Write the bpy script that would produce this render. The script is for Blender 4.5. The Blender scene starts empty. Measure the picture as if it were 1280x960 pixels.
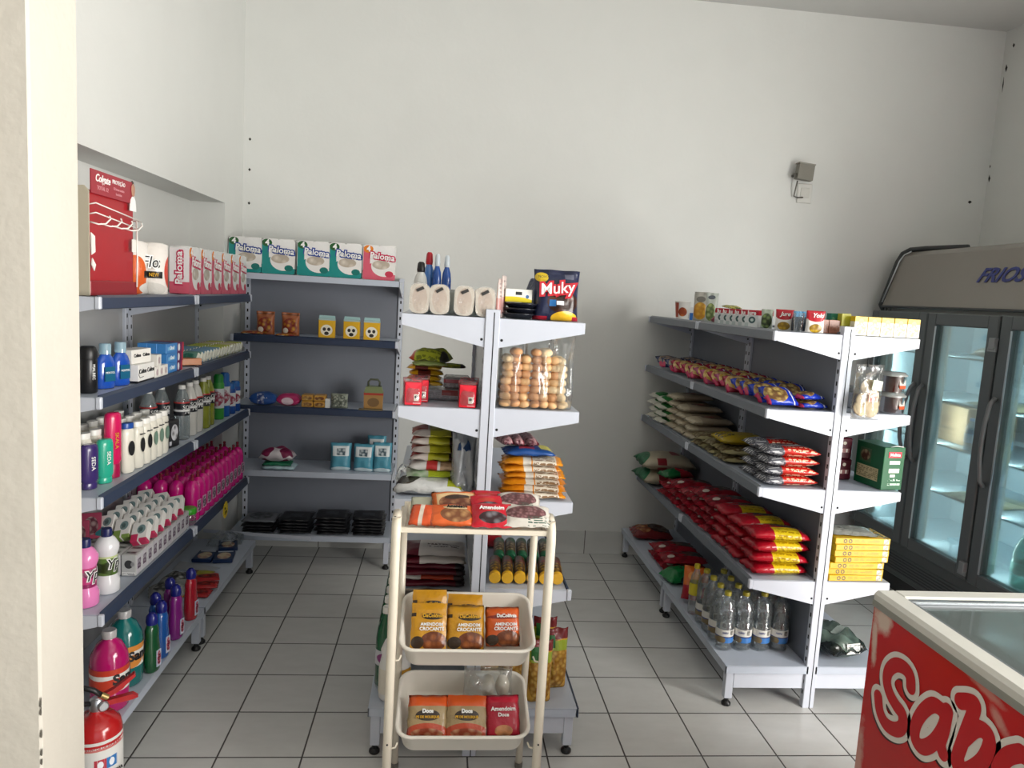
import bpy, bmesh, math, random
from math import sin, cos, pi, radians as R
from mathutils import Vector, Matrix
random.seed(7)
S = bpy.context.scene
C = S.collection

# ------------------------------------------------------------------ materials
def lin(h):
    if not isinstance(h, str): return tuple(h) + ((1,) if len(h) == 3 else ())
    v = [int(h[i:i + 2], 16) / 255 for i in (0, 2, 4)]
    return tuple((c / 12.92 if c < .04045 else ((c + .055) / 1.055) ** 2.4) for c in v) + (1,)

MATS = {}
def _new(name):
    m = bpy.data.materials.new(name); m.use_nodes = True
    nt = m.node_tree; nt.nodes.clear()
    out = nt.nodes.new('ShaderNodeOutputMaterial'); b = nt.nodes.new('ShaderNodeBsdfPrincipled')
    nt.links.new(b.outputs[0], out.inputs[0])
    return m, nt, b, out

def mth(nt, op, a, b=None, c=None):
    n = nt.nodes.new('ShaderNodeMath'); n.operation = op
    for i, v in enumerate((a, b, c)):
        if v is None: continue
        if isinstance(v, (int, float)): n.inputs[i].default_value = v
        else: nt.links.new(v, n.inputs[i])
    return n.outputs[0]

def mixc(nt, f, a, b, mode='MIX'):
    n = nt.nodes.new('ShaderNodeMix'); n.data_type = 'RGBA'; n.blend_type = mode
    if isinstance(f, (int, float)): n.inputs[0].default_value = f
    else: nt.links.new(f, n.inputs[0])
    for i, v in ((6, a), (7, b)):
        if isinstance(v, tuple): n.inputs[i].default_value = v
        else: nt.links.new(v, n.inputs[i])
    return n.outputs[2]

def noise(nt, scale, detail=3, coord='Object', rough=.5, vec=None):
    n = nt.nodes.new('ShaderNodeTexNoise'); n.inputs['Scale'].default_value = scale
    n.inputs['Detail'].default_value = detail; n.inputs['Roughness'].default_value = rough
    if vec is None:
        t = nt.nodes.new('ShaderNodeTexCoord'); vec = t.outputs[coord]
    nt.links.new(vec, n.inputs['Vector'])
    return n

def mat(name, col, rough=.5, metal=0, var=.08, scale=12, bump=0, bscale=40, trans=0, coat=0, alpha=1, emit=0):
    if name in MATS: return MATS[name]
    m, nt, b, out = _new(name)
    c = lin(col); n = noise(nt, scale)
    d = tuple(x * (1 - var) for x in c[:3]) + (1,); e = tuple(min(1, x * (1 + var)) for x in c[:3]) + (1,)
    nt.links.new(mixc(nt, n.outputs[0], d, e), b.inputs['Base Color'])
    b.inputs['Roughness'].default_value = rough; b.inputs['Metallic'].default_value = metal
    b.inputs['Transmission Weight'].default_value = trans; b.inputs['Coat Weight'].default_value = coat
    b.inputs['Alpha'].default_value = alpha
    if emit:
        b.inputs['Emission Color'].default_value = c; b.inputs['Emission Strength'].default_value = emit
    if bump:
        bn = nt.nodes.new('ShaderNodeBump'); bn.inputs['Strength'].default_value = bump; bn.inputs['Distance'].default_value = .01
        nt.links.new(noise(nt, bscale, 4).outputs[0], bn.inputs['Height']); nt.links.new(bn.outputs[0], b.inputs['Normal'])
    MATS[name] = m
    return m

def printed(name, base, shapes=(), ax='xy', rough=.32, bump=0, bscale=30, coat=.0):
    """printed packaging: coloured bands, ellipses and picture blotches placed over the object's own extent"""
    if name in MATS: return MATS[name]
    m, nt, b, out = _new(name)
    tc = nt.nodes.new('ShaderNodeTexCoord'); sp = nt.nodes.new('ShaderNodeSeparateXYZ')
    nt.links.new(tc.outputs['Generated'], sp.inputs[0])
    U = sp.outputs['xyz'.index(ax[0])]; V = sp.outputs['xyz'.index(ax[1])]
    n0 = noise(nt, 14); c = lin(base)
    cur = mixc(nt, n0.outputs[0], tuple(x * .9 for x in c[:3]) + (1,), tuple(min(1, x * 1.1) for x in c[:3]) + (1,))
    for s in shapes:
        k = s[0]
        if k in ('rect', 'pic', 'lines'):
            u0, u1, v0, v1 = s[1:5]
            f = mth(nt, 'MULTIPLY', mth(nt, 'MULTIPLY', mth(nt, 'GREATER_THAN', U, u0), mth(nt, 'LESS_THAN', U, u1)),
                    mth(nt, 'MULTIPLY', mth(nt, 'GREATER_THAN', V, v0), mth(nt, 'LESS_THAN', V, v1)))
        else:
            cu, cv, ru, rv = s[1:5]
            a = mth(nt, 'DIVIDE', mth(nt, 'SUBTRACT', U, cu), ru); d = mth(nt, 'DIVIDE', mth(nt, 'SUBTRACT', V, cv), rv)
            f = mth(nt, 'LESS_THAN', mth(nt, 'ADD', mth(nt, 'MULTIPLY', a, a), mth(nt, 'MULTIPLY', d, d)), 1)
        if k in ('rect', 'ell'): cur = mixc(nt, f, cur, lin(s[5]))
        elif k == 'lines':          # fine print rows
            w = mth(nt, 'GREATER_THAN', mth(nt, 'SINE', mth(nt, 'MULTIPLY', V, s[6])), .1)
            w = mth(nt, 'MULTIPLY', w, mth(nt, 'GREATER_THAN', noise(nt, 90, 1).outputs[0], .47))
            cur = mixc(nt, mth(nt, 'MULTIPLY', f, w), cur, lin(s[5]))
        else:                       # pic / epic : two-colour food picture
            vo = nt.nodes.new('ShaderNodeTexVoronoi'); vo.inputs['Scale'].default_value = s[7]
            nt.links.new(tc.outputs['Object'], vo.inputs['Vector'])
            pc = mixc(nt, mth(nt, 'MULTIPLY', vo.outputs['Distance'], 1.6), lin(s[5]), lin(s[6]))
            cur = mixc(nt, f, cur, pc)
    nt.links.new(cur, b.inputs['Base Color']); b.inputs['Roughness'].default_value = rough; b.inputs['Coat Weight'].default_value = coat
    if bump:
        bn = nt.nodes.new('ShaderNodeBump'); bn.inputs['Strength'].default_value = bump; bn.inputs['Distance'].default_value = .008
        nt.links.new(noise(nt, bscale, 3).outputs[0], bn.inputs['Height']); nt.links.new(bn.outputs[0], b.inputs['Normal'])
    MATS[name] = m
    return m

def clear(name, tint='ffffff', refl=.18, rough=.08, bump=.5, bscale=35, dens=0.0, gcol='ffffff'):
    """thin clear plastic or pane: see-through with highlights"""
    if name in MATS: return MATS[name]
    m, nt, b, out = _new(name); nt.nodes.remove(b)
    t = nt.nodes.new('ShaderNodeBsdfTransparent'); t.inputs[0].default_value = lin(tint)
    g = nt.nodes.new('ShaderNodeBsdfGlossy'); g.inputs['Roughness'].default_value = rough; g.inputs[0].default_value = lin(gcol)
    d = nt.nodes.new('ShaderNodeBsdfDiffuse'); d.inputs[0].default_value = lin(tint)
    fr = nt.nodes.new('ShaderNodeFresnel'); fr.inputs[0].default_value = 1.45
    f = mth(nt, 'MINIMUM', mth(nt, 'ADD', mth(nt, 'MULTIPLY', fr.outputs[0], .7), refl * .15), .6)
    m1 = nt.nodes.new('ShaderNodeMixShader'); m2 = nt.nodes.new('ShaderNodeMixShader')
    m1.inputs[0].default_value = dens; nt.links.new(t.outputs[0], m1.inputs[1]); nt.links.new(d.outputs[0], m1.inputs[2])
    nt.links.new(f, m2.inputs[0]); nt.links.new(m1.outputs[0], m2.inputs[1]); nt.links.new(g.outputs[0], m2.inputs[2])
    nt.links.new(m2.outputs[0], out.inputs[0])
    if bump:
        bn = nt.nodes.new('ShaderNodeBump'); bn.inputs['Strength'].default_value = bump; bn.inputs['Distance'].default_value = .01
        nt.links.new(noise(nt, bscale, 3).outputs[0], bn.inputs['Height'])
        nt.links.new(bn.outputs[0], g.inputs['Normal'])
    MATS[name] = m
    return m

# ------------------------------------------------------------------ geometry collector
class G:
    def __init__(s): s.v = []; s.f = []; s.m = []; s.s = []
    def add(s, vs, fs, m=0, sm=False, M=None):
        o = len(s.v)
        s.v += [tuple(M @ Vector(p)) if M else tuple(p) for p in vs]
        for f in fs: s.f.append([i + o for i in f]); s.m.append(m); s.s.append(sm)
        return s
    def box(s, x0, x1, y0, y1, z0, z1, m=0, c=0, M=None):
        if x0 > x1: x0, x1 = x1, x0
        if y0 > y1: y0, y1 = y1, y0
        if z0 > z1: z0, z1 = z1, z0
        X, Y, Z = (x0 + x1) / 2, (y0 + y1) / 2, (z0 + z1) / 2; hx, hy, hz = (x1 - x0) / 2, (y1 - y0) / 2, (z1 - z0) / 2
        c = min(c, hx * .9, hy * .9, hz * .9)
        if c <= 0:
            vs = [(X + a * hx, Y + b * hy, Z + d * hz) for a in (-1, 1) for b in (-1, 1) for d in (-1, 1)]
            fs = [(0, 1, 3, 2), (4, 6, 7, 5), (0, 4, 5, 1), (2, 3, 7, 6), (0, 2, 6, 4), (1, 5, 7, 3)]
            return s.add(vs, fs, m, False, M)
        vs = []; idx = {}
        for a in (-1, 1):
            for b in (-1, 1):
                for d in (-1, 1):
                    for k in range(3):
                        e = [hx - c, hy - c, hz - c]; e[k] += c
                        idx[a, b, d, k] = len(vs); vs.append((X + a * e[0], Y + b * e[1], Z + d * e[2]))
        fs = []
        for a in (-1, 1):
            fs.append([idx[a, b, d, 0] for b, d in ((-1, -1), (-1, 1), (1, 1), (1, -1))])
            fs.append([idx[b, a, d, 1] for b, d in ((-1, -1), (-1, 1), (1, 1), (1, -1))])
            fs.append([idx[b, d, a, 2] for b, d in ((-1, -1), (-1, 1), (1, 1), (1, -1))])
            for b in (-1, 1):
                fs.append([idx[a, b, -1, 0], idx[a, b, 1, 0], idx[a, b, 1, 1], idx[a, b, -1, 1]])
                fs.append([idx[a, -1, b, 0], idx[a, 1, b, 0], idx[a, 1, b, 2], idx[a, -1, b, 2]])
                fs.append([idx[-1, a, b, 1], idx[1, a, b, 1], idx[1, a, b, 2], idx[-1, a, b, 2]])
                for d in (-1, 1): fs.append([idx[a, b, d, 0], idx[a, b, d, 1], idx[a, b, d, 2]])
        return s.add(vs, fs, m, False, M)
    def lathe(s, prof, n=24, at=(0, 0, 0), m=0, sx=1, sy=1, M=None, caps=True, sm=True):
        vs = []; fs = []
        for (r, z) in prof:
            for i in range(n):
                a = 2 * pi * i / n; vs.append((at[0] + r * sx * cos(a), at[1] + r * sy * sin(a), at[2] + z))
        for j in range(len(prof) - 1):
            for i in range(n):
                k = (i + 1) % n; fs.append((j * n + i, j * n + k, (j + 1) * n + k, (j + 1) * n + i))
        s.add(vs, fs, m, sm, M)
        if caps:
            s.add(vs[:n], [list(range(n))[::-1]], m, False, M); s.add(vs[-n:], [list(range(n))], m, False, M)
        return s
    def cyl(s, p, q, r, n=14, m=0, r2=None):
        p = Vector(p); q = Vector(q); d = q - p; L = d.length
        M = Matrix.Translation(p) @ d.to_track_quat('Z', 'Y').to_matrix().to_4x4()
        return s.lathe([(r, 0), (r if r2 is None else r2, L)], n, m=m, M=M)
    def tube(s, pts, r, n=10, m=0):
        pts = [Vector(p) for p in pts]; vs = []; fs = []; N = None
        for i, p in enumerate(pts):
            t = (pts[min(i + 1, len(pts) - 1)] - pts[max(i - 1, 0)]).normalized()
            if N is None: N = t.orthogonal().normalized()
            N = (N - t * N.dot(t)).normalized(); B = t.cross(N)
            for k in range(n):
                a = 2 * pi * k / n; vs.append(p + N * (r * cos(a)) + B * (r * sin(a)))
        for i in range(len(pts) - 1):
            for k in range(n):
                l = (k + 1) % n; fs.append((i * n + k, i * n + l, (i + 1) * n + l, (i + 1) * n + k))
        fs.append(tuple(range(n))[::-1]); fs.append(tuple((len(pts) - 1) * n + k for k in range(n)))
        return s.add(vs, fs, m, True)
    def prism(s, poly, ax, a, b, m=0, M=None):
        """extrude a 2-d polygon along axis ax (0 x: poly=(y,z); 1 y: (x,z); 2 z: (x,y))"""
        def P(u, v, w): return {0: (w, u, v), 1: (u, w, v), 2: (u, v, w)}[ax]
        n = len(poly); vs = [P(u, v, a) for u, v in poly] + [P(u, v, b) for u, v in poly]
        fs = [list(range(n)), list(range(n, 2 * n))[::-1]] + [(i, (i + 1) % n, n + (i + 1) % n, n + i) for i in range(n)]
        return s.add(vs, fs, m, False, M)
    def pillow(s, w, l, t, seed=0, nx=14, ny=12, m=0, M=None, crimp='y', wr=.12, low=.3):
        """lying sealed bag, on z=0"""
        rnd = random.Random(seed); ph = [rnd.uniform(0, 6.28) for _ in range(6)]
        vs = []; fs = []
        for side in (1, 0):
            for j in range(ny + 1):
                for i in range(nx + 1):
                    u = -1 + 2 * i / nx; v = -1 + 2 * j / ny
                    p = (max(0, 1 - abs(u) ** 3) ** .55) * (max(0, 1 - abs(v) ** 3.2) ** .55)
                    e = abs(v) if crimp == 'y' else abs(u); o = u if crimp == 'y' else v
                    if e > .86: p *= .12
                    wv = sin(4 * u + ph[0]) * cos(3 * v + ph[1]) + .6 * sin(7 * u + ph[2] + 5 * v) + .5 * sin(11 * v + ph[3] - 3 * u)
                    z = t * (low + (1 - low) * p * (1 + wr * wv)) if side else t * low * (1 - p)
                    if e > .86: z += t * .1 * sin(o * 9 + ph[4])
                    k = 1 - .05 * abs(o) ** 2 * (e < .86)
                    x = w / 2 * u * (1 - .06 * (1 - abs(v)) * 0) ; y = l / 2 * v
                    x *= 1 - .04 * sin(5 * v + ph[5]) ** 2
                    vs.append((x, y, max(0, z)))
        n = (nx + 1) * (ny + 1)
        for j in range(ny):
            for i in range(nx):
                a = j * (nx + 1) + i; q = (a, a + 1, a + nx + 2, a + nx + 1)
                fs.append(q); fs.append(tuple(n + k for k in q[::-1]))
        edge = [i for i in range(nx)] + [nx + j * (nx + 1) for j in range(ny)] + [ny * (nx + 1) + nx - i for i in range(nx)] + [(ny - j) * (nx + 1) for j in range(ny)]
        for a, b in zip(edge, edge[1:] + edge[:1]): fs.append((b, a, n + a, n + b))
        return s.add(vs, fs, m, True, M)
    def pouch(s, w, h, t, seed=0, nx=14, ny=16, m=0, M=None, wr=.1, seal=.12):
        """upright pouch standing on z=0, front faces -y"""
        rnd = random.Random(seed); ph = [rnd.uniform(0, 6.28) for _ in range(5)]
        vs = []; fs = []
        for side in (-1, 1):
            for j in range(ny + 1):
                for i in range(nx + 1):
                    u = -1 + 2 * i / nx; v = j / ny
                    g = min(1, (1 - v) / .55) ** .6 * min(1, .55 + v * 3)
                    if v > 1 - seal: g = .03
                    p = max(0, 1 - abs(u) ** 3.5) ** .5 * g
                    wv = sin(5 * u + ph[0] + 4 * v) * cos(6 * v + ph[1]) + .5 * sin(9 * u + ph[2]) * sin(8 * v + ph[3])
                    y = side * t / 2 * p * (1 + wr * wv) + side * .0015 + (.1 * t * sin(6 * u + ph[4]) if v > 1 - seal else 0)
                    x = w / 2 * u * (1 - .05 * sin(pi * v) * 1)
                    vs.append((x, y, h * v))
        n = (nx + 1) * (ny + 1)
        for j in range(ny):
            for i in range(nx):
                a = j * (nx + 1) + i; q = (a, a + 1, a + nx + 2, a + nx + 1)
                fs.append(q); fs.append(tuple(n + k for k in q[::-1]))
        edge = [i for i in range(nx)] + [nx + j * (nx + 1) for j in range(ny)] + [ny * (nx + 1) + nx - i for i in range(nx)] + [(ny - j) * (nx + 1) for j in range(ny)]
        for a, b in zip(edge, edge[1:] + edge[:1]): fs.append((b, a, n + a, n + b))
        return s.add(vs, fs, m, True, M)
    def mesh(s, name):
        me = bpy.data.meshes.new(name); me.from_pydata(s.v, [], s.f)
        me.polygons.foreach_set('material_index', s.m); me.polygons.foreach_set('use_smooth', s.s)
        bm = bmesh.new(); bm.from_mesh(me); bmesh.ops.recalc_face_normals(bm, faces=bm.faces); bm.to_mesh(me); bm.free()
        return me
    def build(s, name, mats, parent=None, loc=(0, 0, 0), rot=(0, 0, 0), label=None):
        me = s.mesh(name)
        for m in (mats if isinstance(mats, (list, tuple)) else [mats]): me.materials.append(m)
        o = bpy.data.objects.new(name, me); C.objects.link(o); o.location = loc; o.rotation_euler = rot
        if parent is not None: o.parent = parent
        if label: o['label'] = label
        return o

TXT = {}
def text(s, size, m, parent, loc, rot=(R(90), 0, 0), bold=0, shear=0, bend=0, ext=.0006, name='lettering', align='CENTER', space=1, sx=1):
    k = (s, size, bold, shear, bend, ext, m.name, align, space, sx)
    if k not in TXT:
        cu = bpy.data.curves.new('lettering', 'FONT'); cu.body = s; cu.size = size; cu.offset = bold; cu.shear = shear
        cu.extrude = ext; cu.align_x = align; cu.align_y = 'CENTER'; cu.space_character = space; cu.resolution_u = 3
        o = bpy.data.objects.new('tmp', cu); me = bpy.data.meshes.new_from_object(o)
        bpy.data.objects.remove(o); me.materials.clear(); me.materials.append(m)
        for v in me.vertices:
            v.co.x *= sx
            if bend: v.co = ((bend + v.co.z) * sin(v.co.x / bend), v.co.y, (bend + v.co.z) * cos(v.co.x / bend) - bend)
        me.name = 'lettering'; TXT[k] = me
    o = bpy.data.objects.new(name, TXT[k]); C.objects.link(o); o.parent = parent; o.location = loc; o.rotation_euler = rot
    return o

def thing(name, label, cat, loc=(0, 0, 0), rz=0, group=None, rot=None):
    o = bpy.data.objects.new(name, None); C.objects.link(o); o.empty_display_size = .05
    o.location = loc; o.rotation_euler = rot or (0, 0, R(rz)); o['label'] = label; o['category'] = cat
    if group: o['group'] = group
    return o
def tag(o, label, cat, group=None, kind=None):
    o['label'] = label; o['category'] = cat
    if group: o['group'] = group
    if kind: o['kind'] = kind
    return o
def struct(o): o['kind'] = 'structure'; return o
def kids(o): return KID.get(o, [x for x in bpy.data.objects if x.parent == o])
KID = {}
def clone(root, loc, rz=0, label=None, group=None, rot=None, sc=None):
    if root not in KID:
        KID[root] = [(c, [g for g in bpy.data.objects if g.parent == c]) for c in bpy.data.objects if c.parent == root]
    r = root.copy(); C.objects.link(r); r.location = loc; r.rotation_euler = rot or (0, 0, R(rz))
    if sc: r.scale = (sc, sc, sc) if isinstance(sc, (int, float)) else sc
    if label: r['label'] = label
    if group: r['group'] = group
    for ch, gs in KID[root]:
        c = ch.copy(); C.objects.link(c); c.parent = r
        for g in gs:
            d = g.copy(); C.objects.link(d); d.parent = c
    return r
class Proto:
    """first placement moves the source itself, later ones copy it"""
    def __init__(s, root): s.r = root; s.used = False
    def put(s, loc, rz=0, label=None, group=None, rot=None, sc=None):
        if s.used: return clone(s.r, loc, rz, label, group, rot, sc)
        if s.r not in KID:
            KID[s.r] = [(c, [g for g in bpy.data.objects if g.parent == c]) for c in bpy.data.objects if c.parent == s.r]
        s.used = True; r = s.r; r.location = loc; r.rotation_euler = rot or (0, 0, R(rz))
        if sc: r.scale = (sc, sc, sc) if isinstance(sc, (int, float)) else sc
        if label: r['label'] = label
        if group: r['group'] = group
        return r
ORD = ['first', 'second', 'third', 'fourth', 'fifth', 'sixth', 'seventh', 'eighth', 'ninth', 'tenth', 'eleventh', 'twelfth', 'thirteenth', 'fourteenth', 'fifteenth', 'sixteenth', 'seventeenth', 'eighteenth']

# common materials
WH = mat('white_enamel', 'c8cdd8', .38, var=.03, coat=.1)
GR = mat('shelf_grey_enamel', 'b9c1ce', .35, var=.04)
PANEL = mat('grey_panel', 'a3a4a4', .2, var=.05, scale=3)
DPANEL = mat('dark_grey_panel', '7a7f89', .4, var=.05, scale=3)
NAVY = mat('navy_price_rail', '27344d', .35, var=.08)
SLATE = mat('slate_price_rail', '666c75', .38, var=.08)
BLACK = mat('black_plastic', '141416', .4)
DARK = mat('dark_slot', '15171a', .8)
WHT = mat('white_plastic', 'efede6', .35, var=.03)
INKK = mat('black_ink', '17171a', .5); INKW = mat('white_ink', 'f5f5f2', .5, var=.02); INKR = mat('red_ink', 'c01025', .5)
INKB = mat('blue_ink', '1d3f92', .5); INKG = mat('gold_ink', 'd9a520', .45); INKP = mat('crimson_ink', 'c2164e', .5)
STEEL = mat('steel', 'b9bcc0', .3, metal=.9)
FILM = clear('clear_film', 'f2f5f6', .3, .15, .6, 28, dens=.03)
PET = clear('clear_plastic_bottle', 'f4f8f9', .6, .06, .5, 30, dens=.05)

# ------------------------------------------------------------------ the room
def wallmat(name, col, var=.05, bump=.25):
    m, nt, b, out = _new(name)
    n1 = noise(nt, .9, 3); n2 = noise(nt, 5, 4)
    c = lin(col)
    f = mth(nt, 'MULTIPLY', mth(nt, 'ADD', n1.outputs[0], n2.outputs[0]), .5)
    cur = mixc(nt, f, tuple(x * (1 - var * 1.3) for x in c[:3]) + (1,), tuple(min(1, x * (1 + var)) for x in c[:3]) + (1,))
    scr = mth(nt, 'GREATER_THAN', noise(nt, 9, 6, rough=.75).outputs[0], .735)      # chips and scuffs in the paint
    cur = mixc(nt, mth(nt, 'MULTIPLY', scr, .35), cur, lin('8f8b80'))
    nt.links.new(cur, b.inputs['Base Color']); b.inputs['Roughness'].default_value = .6
    bn = nt.nodes.new('ShaderNodeBump'); bn.inputs['Strength'].default_value = bump; bn.inputs['Distance'].default_value = .03
    nt.links.new(mth(nt, 'ADD', noise(nt, 2.2, 5, rough=.55).outputs[0], mth(nt, 'MULTIPLY', noise(nt, 60, 2).outputs[0], .04)), bn.inputs['Height'])
    nt.links.new(bn.outputs[0], b.inputs['Normal'])
    return m
WALL = wallmat('painted_plaster', 'd9dad6'); WALLN = wallmat('near_plaster', 'd9d3c7', .05, .6); REAR = wallmat('rear_wall_bounce_cut', '8f8c85', .03, .1); CEIL = wallmat('ceiling_paint', 'c9c9c6', .03, .1)  # unseen rear walls made mid-grey to cut bounced fill light

def floormat():
    m, nt, b, out = _new('floor_tiles')
    tc = nt.nodes.new('ShaderNodeTexCoord'); sp = nt.nodes.new('ShaderNodeSeparateXYZ'); nt.links.new(tc.outputs['Object'], sp.inputs[0])
    def cell(o, off, d):
        a = mth(nt, 'DIVIDE', mth(nt, 'SUBTRACT', o, off), d)
        fr = mth(nt, 'FRACT', mth(nt, 'ADD', a, 100)); fl = mth(nt, 'FLOOR', a)
        e = mth(nt, 'MULTIPLY', mth(nt, 'MINIMUM', fr, mth(nt, 'SUBTRACT', 1, fr)), d)
        return e, fl
    ex, fx = cell(sp.outputs[0], 1.0625, .2989); ey, fy = cell(sp.outputs[1], 2.823, .2885)
    e = mth(nt, 'MINIMUM', ex, ey)
    grout = mth(nt, 'LESS_THAN', e, .0030)
    cv = nt.nodes.new('ShaderNodeCombineXYZ'); nt.links.new(fx, cv.inputs[0]); nt.links.new(fy, cv.inputs[1])
    wn = nt.nodes.new('ShaderNodeTexWhiteNoise'); nt.links.new(cv.outputs[0], wn.inputs[0])
    va = nt.nodes.new('ShaderNodeVectorMath'); va.operation = 'ADD'; vs = nt.nodes.new('ShaderNodeVectorMath'); vs.operation = 'SCALE'
    nt.links.new(wn.outputs['Color'], vs.inputs[0]); vs.inputs['Scale'].default_value = 20
    nt.links.new(tc.outputs['Object'], va.inputs[0]); nt.links.new(vs.outputs[0], va.inputs[1])
    mp = nt.nodes.new('ShaderNodeMapping'); nt.links.new(va.outputs[0], mp.inputs[0]); mp.inputs['Scale'].default_value = (1, 2.4, 1); mp.inputs['Rotation'].default_value = (0, 0, .5)
    n = noise(nt, 6, 6, rough=.6, vec=mp.outputs[0])
    t = mixc(nt, n.outputs[0], lin('c2c2bf'), lin('d8d8d5'))
    t = mixc(nt, mth(nt, 'MULTIPLY', wn.outputs[0], .12), t, lin('a9a9a6'))
    cur = mixc(nt, grout, t, lin('45423f'))
    nt.links.new(cur, b.inputs['Base Color'])
    nt.links.new(mth(nt, 'ADD', mth(nt, 'MULTIPLY', grout, .4), .24), b.inputs['Roughness'])
    bn = nt.nodes.new('ShaderNodeBump'); bn.inputs['Strength'].default_value = .5; bn.inputs['Distance'].default_value = .003
    nt.links.new(mth(nt, 'MINIMUM', mth(nt, 'MULTIPLY', e, 200), 1), bn.inputs['Height']); nt.links.new(bn.outputs[0], b.inputs['Normal'])
    return m
XL, XR, YB, YF, ZC = -1.25, 3.58, 4.739, -3.2, 3.60
struct(G().box(-3.4, XR + .15, YF - .15, YB + .15, -.1, 0).build('floor', floormat()))
struct(G().box(-3.4, XR + .15, YF - .15, YB + .15, ZC, ZC + .1).build('ceiling', CEIL))
struct(G().box(-1.6, XR + .15, YB, YB + .15, 0, ZC).build('wall_back', WALL))
# left wall with the recess that takes the shelving
g = G()
g.box(-1.6, XL, 2.05, 4.369, 2.125, ZC); g.box(-1.6, XL, 4.369, YB, 0, ZC); g.box(-1.6, -1.437, 2.05, 4.369, 0, 2.125)
struct(g.build('wall_left', WALL))
struct(G().box(-3.4, -.953, 1.826, 2.05, 0, ZC, c=.006).build('wall_near', WALLN))
struct(G().box(-3.4, -3.25, YF, 1.83, 0, ZC).build('wall_far_side', REAR))
# right wall: street door opening; front wall: unseen gap added behind the camera for the fill lamp
g = G()
g.box(XR, XR + .15, YF, -1.6, 0, ZC); g.box(XR, XR + .15, 1.2, YB, 0, ZC); g.box(XR, XR + .15, -1.6, 1.2, 2.6, ZC)
struct(g.build('wall_right', WALL))
g = G()
g.box(-3.4, .4, YF - .15, YF, 0, ZC); g.box(3.3, XR + .15, YF - .15, YF, 0, ZC); g.box(.4, 3.3, YF - .15, YF, 2.75, ZC)
struct(g.build('wall_front', REAR))
# tiled baseboard on the back wall
m, nt, b, out = _new('baseboard_tile')
tc = nt.nodes.new('ShaderNodeTexCoord'); sp = nt.nodes.new('ShaderNodeSeparateXYZ'); nt.links.new(tc.outputs['Object'], sp.inputs[0])
fr = mth(nt, 'FRACT', mth(nt, 'ADD', mth(nt, 'DIVIDE', mth(nt, 'SUBTRACT', sp.outputs[0], 1.02), .44), 50))
gl = mth(nt, 'LESS_THAN', fr, .012)
nt.links.new(mixc(nt, gl, mixc(nt, noise(nt, 5).outputs[0], lin('bcbdb9'), lin('cfcfcb')), lin('55524e')), b.inputs['Base Color']); b.inputs['Roughness'].default_value = .4
struct(G().box(XL, XR, YB - .012, YB + .01, 0, .16, c=.003).build('baseboard_back', m))
# cracks and holes in the right corner, drill holes in the left corner
CR = mat('crack_dark', '2a2723', .9)
g = G()
for (y, z, w, h) in ((4.66, 3.49, .02, .03), (4.70, 3.36, .02, .05), (4.71, 3.26, .01, .10), (4.73, 2.74, .01, .022), (4.722, 2.66, .018, .05)):
    g.prism([(y - w / 2, z), (y, z - h / 2), (y + w / 2, z), (y + w * .2, z + h / 2)], 0, XR - .0012, XR + .002)
g.prism([(3.46, 2.50), (3.475, 2.49), (3.49, 2.503), (3.474, 2.512)], 1, YB - .001, YB + .002)
for z in (2.55, 2.37, 2.17): g.prism([(XL + .03, z), (XL + .038, z + .01), (XL + .046, z), (XL + .038, z - .01)], 1, YB - .001, YB + .002)
struct(g.build('trim_1', CR))
# worn plaster edge along the near pilaster
g = G(); rnd = random.Random(3)
for k in range(6):
    z = .40 + k * .042 + rnd.random() * .03; w = .001 + rnd.random() * .0025
    g.prism([(-.9575, z), (-.9535, z - .004), (-.9524, z + .002), (-.9524, z + .012 + .012 * rnd.random()), (-.9560, z + .010)], 1, 1.8252, 1.8252 + w)
struct(g.build('trim_2', mat('peeled_plaster', '6f6a61', .9, var=.3, scale=60)))

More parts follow.
